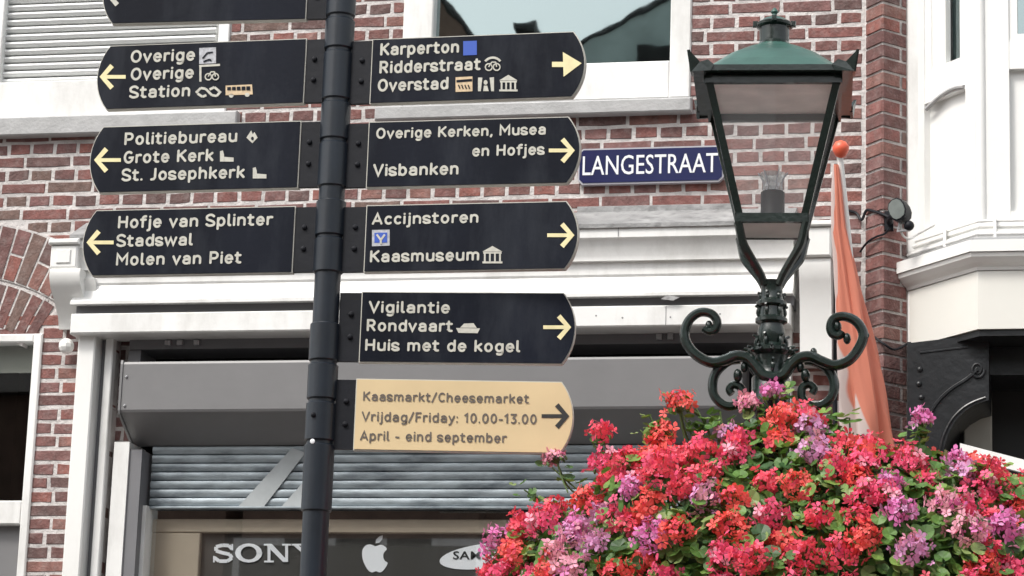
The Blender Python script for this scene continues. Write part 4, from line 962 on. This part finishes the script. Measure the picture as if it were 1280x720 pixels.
# scrollwork (in the plane across the lamp)
def scr(pts, r0_, r1_, name='scroll', y=LY):
    P = crom([W(x_, y_, y) for x_, y_ in pts], 5); n = len(P)
    MB().tube(P, [lerp(r0_, r1_, (i/(n-1))) for i in range(n)], 10, flat=1.25).build(name, IRON, lamp, True)
    return P
c2 = lambda x_, y_: (840+x_/2.769, 260+y_/2.769)
big_r = [(350, 588), (385, 578), (410, 545), (440, 520), (480, 515), (520, 532), (565, 545), (615, 525), (650, 480), (662, 435), (640, 395), (600, 376), (562, 382), (548, 410), (556, 436), (578, 442), (590, 428)]
big_l = [(350, 588), (315, 578), (290, 548), (262, 520), (222, 512), (180, 528), (135, 535), (85, 510), (52, 470), (44, 430), (60, 388), (95, 362), (135, 366), (156, 392), (150, 420), (128, 428), (112, 416)]
for q in (big_r, big_l): scr([c2(*p) for p in q], .0205, .0135, y=LY-.05)
low_l = [(235, 522), (195, 530), (155, 565), (140, 610), (150, 655), (185, 684), (222, 682), (244, 655), (238, 622), (214, 612), (198, 628), (208, 644)]
low_r = [(462, 525), (505, 535), (545, 565), (562, 610), (552, 655), (520, 682), (482, 686), (452, 660), (450, 625), (472, 610), (492, 624), (484, 642)]
for q in (low_l, low_r): scr([c2(*p) for p in q], .0175, .0125, y=LY-.03)
for x_, y_, r_ in ((128, 410, 15), (572, 412, 16), (606, 452, 14), (228, 580, 17), (462, 580, 17), (490, 502, 13), (205, 512, 12), (676, 440, 7), (250, 552, 13), (445, 552, 13)):
    MB().ball(W(*c2(x_, y_), LY-.045), r_*.00266/2.769*1.05+.001, 10, 7, sc=(.85, 1.2, 1.25)).build('scroll_boss', IRON, lamp, True)
# a second, foreshortened pair of scrolls along the street depth
for s in (-1, 1):
    P = [(LX, LY+s*.05, zl(480)), (LX, LY+s*.16, zl(455)), (LX, LY+s*.28, zl(462)), (LX, LY+s*.38, zl(440)), (LX, LY+s*.34, zl(408)), (LX, LY+s*.27, zl(412)), (LX, LY+s*.28, zl(425))]
    if s > 0: MB().tube(crom(P, 5), [lerp(.021, .011, i/30) for i in range(31)], 8).build('scroll', IRON, lamp, True)
# ================================================================== FLOWERS
FC = Vector((X(1004, 829, LY), LY, Z(1004, 829, LY))); RX, RYY, RZ = 1.03, .62, .725
bk = empty('flower_basket', (FC.x, FC.y, FC.z-.25), 'large round basket of red, pink and lilac geraniums fixed round the lamp post', 'flower basket')
MB().lathe((LX, LY), [(.08, FC.z-.42), (.40, FC.z-.38), (.58, FC.z-.22), (.64, FC.z-.02), (.66, FC.z+.02), (.60, FC.z+.03), (.1, FC.z+.03)], 32).build('bowl', SOIL, bk, True)
rnd = random.Random(11)
def bumpf(d): return 1+.05*math.sin(d.x*7+1.3)*math.cos(d.y*5)+.045*math.sin(d.z*9+d.x*11)
def surf(az, el, f=1):
    d = Vector((math.cos(el)*math.cos(az), math.cos(el)*math.sin(az), math.sin(el)))
    b_ = bumpf(d)*f; return Vector((FC.x+d.x*RX*b_, FC.y+d.y*RYY*b_, FC.z+d.z*RZ*b_)), Vector((d.x/RX, d.y/RYY, d.z/RZ)).normalized()
def petal(b, c, n, t, r, mi, rn):
    s = n.cross(t); tip = c+t*r+n*rn.uniform(-.1, .25)*r
    b.add([c+t*r*.08, c+t*r*.55+s*r*.42+n*r*.10, tip+s*r*.22, tip-s*r*.22, c+t*r*.55-s*r*.42+n*r*.10], [(0, 1, 2, 3, 4)], mi)
def head_mesh(m, seed, dens, rad):
    rn = random.Random(seed); b = MB(); n_ = int(34*dens); alt = {0: 2, 1: 0, 2: 5, 3: 4, 4: 5, 5: 3}[m]
    for i in range(n_):
        z_ = 1-1.5*(i+.5)/n_; a = i*2.39996+rn.uniform(-.4, .4); q = math.sqrt(max(0, 1-z_*z_))
        n = Vector((q*math.cos(a), q*math.sin(a), z_)).normalized(); c = n*rad*(rn.uniform(.5, 1.05) if rn.random() < .85 else rn.uniform(1.1, 1.4)); c.z *= .85
        n2 = (n+Vector((rn.uniform(-.9, .9), rn.uniform(-.9, .9), rn.uniform(-.6, .6)))).normalized()
        t0 = n2.orthogonal().normalized(); ph = rn.uniform(0, 6.28); fr_ = .0175*rn.uniform(.75, 1.35); mi = 2 if rn.random() < .22 else 0
        for k__ in range(5):
            if rn.random() < .08: continue
            t = Matrix.Rotation(ph+k__*2*math.pi/5+rn.uniform(-.2, .2), 3, n2) @ t0; s_ = n2.cross(t); rr_ = fr_*rn.uniform(.8, 1.15)
            cup = rn.uniform(-.15, .5)*rr_
            b.add([c+t*rr_*.08, c+t*rr_*.6+s_*rr_*.34+n2*cup*.5, c+t*rr_+s_*rr_*.20+n2*cup, c+t*rr_*.94-s_*rr_*.14+n2*cup*.8, c+t*rr_*.6-s_*rr_*.34+n2*cup*.5], [(0, 1, 2), (0, 2, 3), (0, 3, 4)], mi)
        b.tube([Vector((0, 0, -rad*.7)), c*.96], .0012, 3, 1)
    for k__ in range(5):
        a = rn.uniform(0, 6.28); b.ball((math.cos(a)*rad*.8, math.sin(a)*rad*.8, -rad*.5), .005, 5, 4, 1, (1, 1, 1.8))
    b.tube([(0, 0, -rad*.6), (.004, .003, -rad*1.6), (0, .01, -rad*3.2)], .0028, 5, 1)
    return b.mesh('flower_head', [PET[m], STEM, PET[alt]])
HM = {m: [head_mesh(m, m*17+k_, dn, rd) for k_, (dn, rd) in enumerate(((1.1, .047), (.8, .041), (1.4, .057)))] for m in range(6)}
def leaf_pts(r, rn):
    out = []
    for i in range(14):
        a = -math.pi*.92+2*math.pi*.92*i/13; rr_2 = r*(1+.09*math.cos(a*7))*(1 if abs(a) < 2.6 else .8); out.append(Vector((rr_2*math.cos(a), rr_2*math.sin(a), .22*r*(rr_2/r)**2+.05*r*math.cos(a*5))))
    return out
def leaf_mesh(r, seed, mi):
    rn = random.Random(seed); b = MB(); p = leaf_pts(r, rn); b.add([Vector((0, 0, 0))]+p, [(0, i+1, i+2) for i in range(13)]); return b.mesh('leaf', LEAF[mi], False)
LM = [leaf_mesh(r_, i, i % 5) for i, r_ in enumerate([.020, .024, .027, .031, .022, .019, .025, .028, .021, .026])]
def orient(n, rn, tilt=.5):
    n = (n+Vector((rn.uniform(-tilt, tilt), rn.uniform(-tilt, tilt), rn.uniform(-tilt, tilt)))).normalized()
    return (n.to_track_quat('Z', 'Y') @ Matrix.Rotation(rn.uniform(0, 6.28), 3, 'Z').to_quaternion())
heads = []; tries = 0
fixed = [(848, 500, 1, 0), (752, 536, 0, 1), (966, 486, 3, 1), (1152, 519, 3, 1), (693, 566, 5, 1), (911, 538, 4, 1), (1010, 520, 0, 2), (973, 545, 1, 1), (826, 542, 1, 2), (935, 500, 5, 1), (1130, 570, 0, 2), (1196, 572, 3, 1), (1012, 534, 4, 2), (1018, 562, 4, 2), (757, 574, 2, 2), (733, 622, 1, 2), (790, 652, 0, 1), (1046, 583, 0, 2), (1084, 618, 2, 2), (790, 606, 3, 1), (880, 620, 4, 2), (1075, 640, 0, 1)]
def onsurf(px, py):
    d = ray(px, py)      # march to the dome
    t = (FC.y-RYY*1.15-CAM.y)/d.y
    for _ in range(260):
        p = CAM+d*t; v = Vector(((p.x-FC.x)/RX, (p.y-FC.y)/RYY, (p.z-FC.z)/RZ))
        if v.length < bumpf(v.normalized()): return p
        t += .006
    return CAM+d*((FC.y-.1-CAM.y)/d.y)
for x_, y_, m_, k_ in fixed:
    p = onsurf(x_, y_+4); heads.append((p, m_, k_, True))
while len(heads) < 246 and tries < 60000:
    tries += 1
    el = math.asin(rnd.uniform(-.12, 1)); az = rnd.uniform(-math.pi, 0) if rnd.random() < .93 else rnd.uniform(0, math.pi)
    p, n = surf(az, el, rnd.uniform(.965, 1.05))
    if any((p-h[0]).length < rnd.uniform(.050, .100) for h in heads): continue
    # colours gather in patches
    f = math.sin(p.x*6.1+2)+math.sin(p.z*8.3+p.x*3.7)+math.sin(p.y*7)+rnd.uniform(-1.5, 1.5)
    m_ = rnd.choice([0, 1, 1, 0, 2]) if f > -1.0 else rnd.choice([3, 4, 5, 3, 2, 4])
    heads.append((p, m_, rnd.choice([0, 0, 1, 2, 2]), False))
for p, m_, k_, fx_ in heads:
    d = Vector(((p.x-FC.x)/RX**2, (p.y-FC.y)/RYY**2, (p.z-FC.z)/RZ**2)).normalized(); up = (d+Vector((0, -.15, .45))).normalized()
    put('flower_head', HM[m_][k_], bk, p, orient(up, rnd, .22).to_euler())
    if fx_ and p.z > FC.z+.55:
        b = MB(); b.tube(crom([p-up*.03, p-up*.12+Vector((.01, .02, 0)), FC+(p-FC)*.78], 4), .0035, 5); put('stem', b.mesh('stem', STEM), bk)
def inhead(p, r=.028): return any((p-h[0]).length < r for h in heads)
print('HEADS', len(heads))
cnt = 0; st_ = MB(); tr = 0
while cnt < 270 and tr < 5000:
    tr += 1; el = math.asin(rnd.uniform(.0, 1)); az = rnd.uniform(-math.pi, 0); p, n = surf(az, el, rnd.uniform(.97, 1.03))
    if inhead(p, .048): continue
    put('leaf', rnd.choice(LM), bk, p, orient((n+Vector((0, 0, .5))).normalized(), rnd, .5).to_euler()); cnt += 1
for i in range(7000):
    el = math.asin(rnd.uniform(-.35, 1)); az = rnd.uniform(-math.pi, math.pi) if i % 3 else rnd.uniform(-math.pi, 0); p, n = surf(az, el, rnd.uniform(.80, 1.0) if i % 4 else rnd.uniform(.95, 1.04))
    if inhead(p, .03): continue
    q = orient((n+Vector((0, 0, .35))).normalized(), rnd, .8); rs = rnd.uniform(.013, .030); L_ = leaf_pts(rs, rnd)[::1]
    pts = [p]+[p+q @ v for v in L_]; st_.add(pts, [(0, k__+1, k__+2) for k__ in range(13)], rnd.choices(range(5), [3, 3, 2, 2, 1])[0])
tag(st_.build('foliage', LEAF, bk), kind='stuff')
# sprigs that rise out of the outline
sg = MB(); tips = [(848, 512), (868, 514), (900, 522), (955, 505), (975, 500), (1040, 520), (1062, 530), (1150, 535), (1160, 545), (1100, 562), (740, 560), (800, 545), (690, 592), (655, 620), (1215, 600), (1240, 606), (1262, 612), (1275, 618), (1000, 518), (1050, 545), (880, 530), (930, 520), (1255, 596), (812, 527)]
for x_, y_ in tips:
    tp = onsurf(x_, y_)+Vector((0, 0, .02)); base = FC+(tp-FC)*.8
    sg.tube(crom([base, base.lerp(tp, .5)+Vector((rnd.uniform(-.02, .02), 0, 0)), tp], 4), .003, 5, 5)
    for k__ in range(10):
        c0 = base.lerp(tp, rnd.uniform(.45, 1.1))+Vector((rnd.uniform(-.035, .035), rnd.uniform(-.03, .03), rnd.uniform(-.02, .02)))
        q = orient(Vector((0, -.4, 1)).normalized(), rnd, .7); pts = [c0]+[c0+q @ v for v in leaf_pts(rnd.uniform(.011, .024), rnd)]
        sg.add(pts, [(0, i+1, i+2) for i in range(13)], rnd.choice([0, 1, 2, 4]))
tag(sg.build('sprigs', LEAF+[STEM], bk), kind='stuff')
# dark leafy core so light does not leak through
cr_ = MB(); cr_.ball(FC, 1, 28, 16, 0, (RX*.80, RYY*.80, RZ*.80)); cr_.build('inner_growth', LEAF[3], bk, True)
# ================================================================== HOUSES ACROSS THE STREET (seen in the window glass)
YM = 18.0; yg = .05
def MIR(px, py, ym=YM):
    v = W(px, py, ym); return Vector((v.x, 2*yg-ym, v.z))
def gable(name, pts_px, ym, wallm, label, depth=8, eave=.25):
    P = [MIR(x, y, ym) for x, y in pts_px]     # eave_left, ridge, eave_right
    e0, rdg, e1 = P; y = e0.y; zE_ = min(e0.z, e1.z); root = empty(name, ((e0.x+e1.x)/2, y-depth/2, 0), label, 'building')
    b = MB(); b.prism([(e0.x, 0), (e0.x, e0.z), (rdg.x, rdg.z), (e1.x, e1.z), (e1.x, 0)], y, y-depth, lambda p, t: (p[0], t, p[1])); b.build('wall', wallm, root)
    for a, c in ((e0, rdg), (rdg, e1)):
        d = (c-a).normalized(); nrm = Vector((-d.z, 0, d.x)); nrm = nrm if nrm.z > 0 else -nrm
        a2 = a-d*.3 if a is e0 else a; c2_ = c+d*.3 if c is e1 else c
        b = MB(); b.prism([a2+nrm*.01, c2_+nrm*.01, c2_+nrm*.07, a2+nrm*.07], .03, -depth, lambda p, t: (p[0], y+t, p[2])); b.build('roof', RTILE, root)
    for k__ in range(4):
        for l_ in range(2):
            xw = lerp(e0.x, e1.x, (k__+.8)/4.6); zw_ = 1.2+l_*3
            if zw_+1.6 < zE_:
                f = MB().box(xw-.55, xw+.55, y, y+.05, zw_, zw_+1.6).build('window', WHITE, root); put('pane', MB().box(xw-.47, xw+.47, y+.05, y+.056, zw_+.08, zw_+1.52).mesh('p', DARK), f)
    return root, P
ga, Pa = gable('gabled_house', [(615, 85), (480, -95), (330, 85)], YM, FBRK, 'brown brick gabled house across the street, mirrored at the left of the upper window')
gb, Pb = gable('gabled_house', [(1160, 75), (945, -62), (724, 62)], YM+.5, FGREEN, 'grey-green boarded gabled house across the street, mirrored at the right of the upper window')
m0, m1 = MIR(790, 48), MIR(845, 82); MB().box(m0.x, m1.x, m0.y-.47, m0.y-.3, m1.z, m0.z).build('attic_shutter', RTILE, gb)
# low house between with a chimney
c0, c1 = MIR(638, 40), MIR(655, 26)
lowr = empty('terraced_house', (c0.x, c0.y-6, 0), 'low terraced house with one chimney between the two gables across the street', 'building')
zl0 = MIR(650, 86).z; xa, xb = MIR(600, 80).x, MIR(740, 80).x
MB().box(min(xa, xb), max(xa, xb), c0.y-7, c0.y-.4, 0, zl0).build('wall', FBRK, lowr)
MB().profx([(c0.y-.3, zl0), (c0.y-.3, zl0+.1), (c0.y-4, zl0+.35), (c0.y-7, zl0)], min(xa, xb), max(xa, xb)).build('roof', RTILE, lowr)
cz = MIR(646, 38).z; cxm = MIR(646, 30).x
chim = MB().box(cxm-.10, cxm+.10, c0.y-.7, c0.y-.42, zl0, cz+.22).box(cxm-.13, cxm+.13, c0.y-.75, c0.y-.37, cz+.15, cz+.24).build('chimney', RTILE, lowr)
for nm, x0_, x1_, mt in (('row_house', -26, min(Pa[0].x, Pa[2].x)-.3, FBRK), ('row_house', max(Pb[0].x, Pb[2].x)+.3, 24, FBRK)):
    if x1_-x0_ < 2: continue
    ro = empty(nm, ((x0_+x1_)/2, -22, 0), 'plain brick row house across the street, %s end' % ('left' if x0_ < -20 else 'right'), 'building')
    MB().box(x0_, x1_, -26, -18.2, 0, 7.5).build('wall', mt, ro); MB().profx([(-18, 7.5), (-22, 10), (-26.2, 7.5)], x0_, x1_).build('roof', RTILE, ro)
    for k__ in range(int((x1_-x0_)/2)):
        for l_ in (1, 4): f = MB().box(x0_+.6+k__*2, x0_+1.6+k__*2, -18.2, -18.15, l_, l_+1.7).build('window', WHITE, ro)
S.render.film_transparent = False
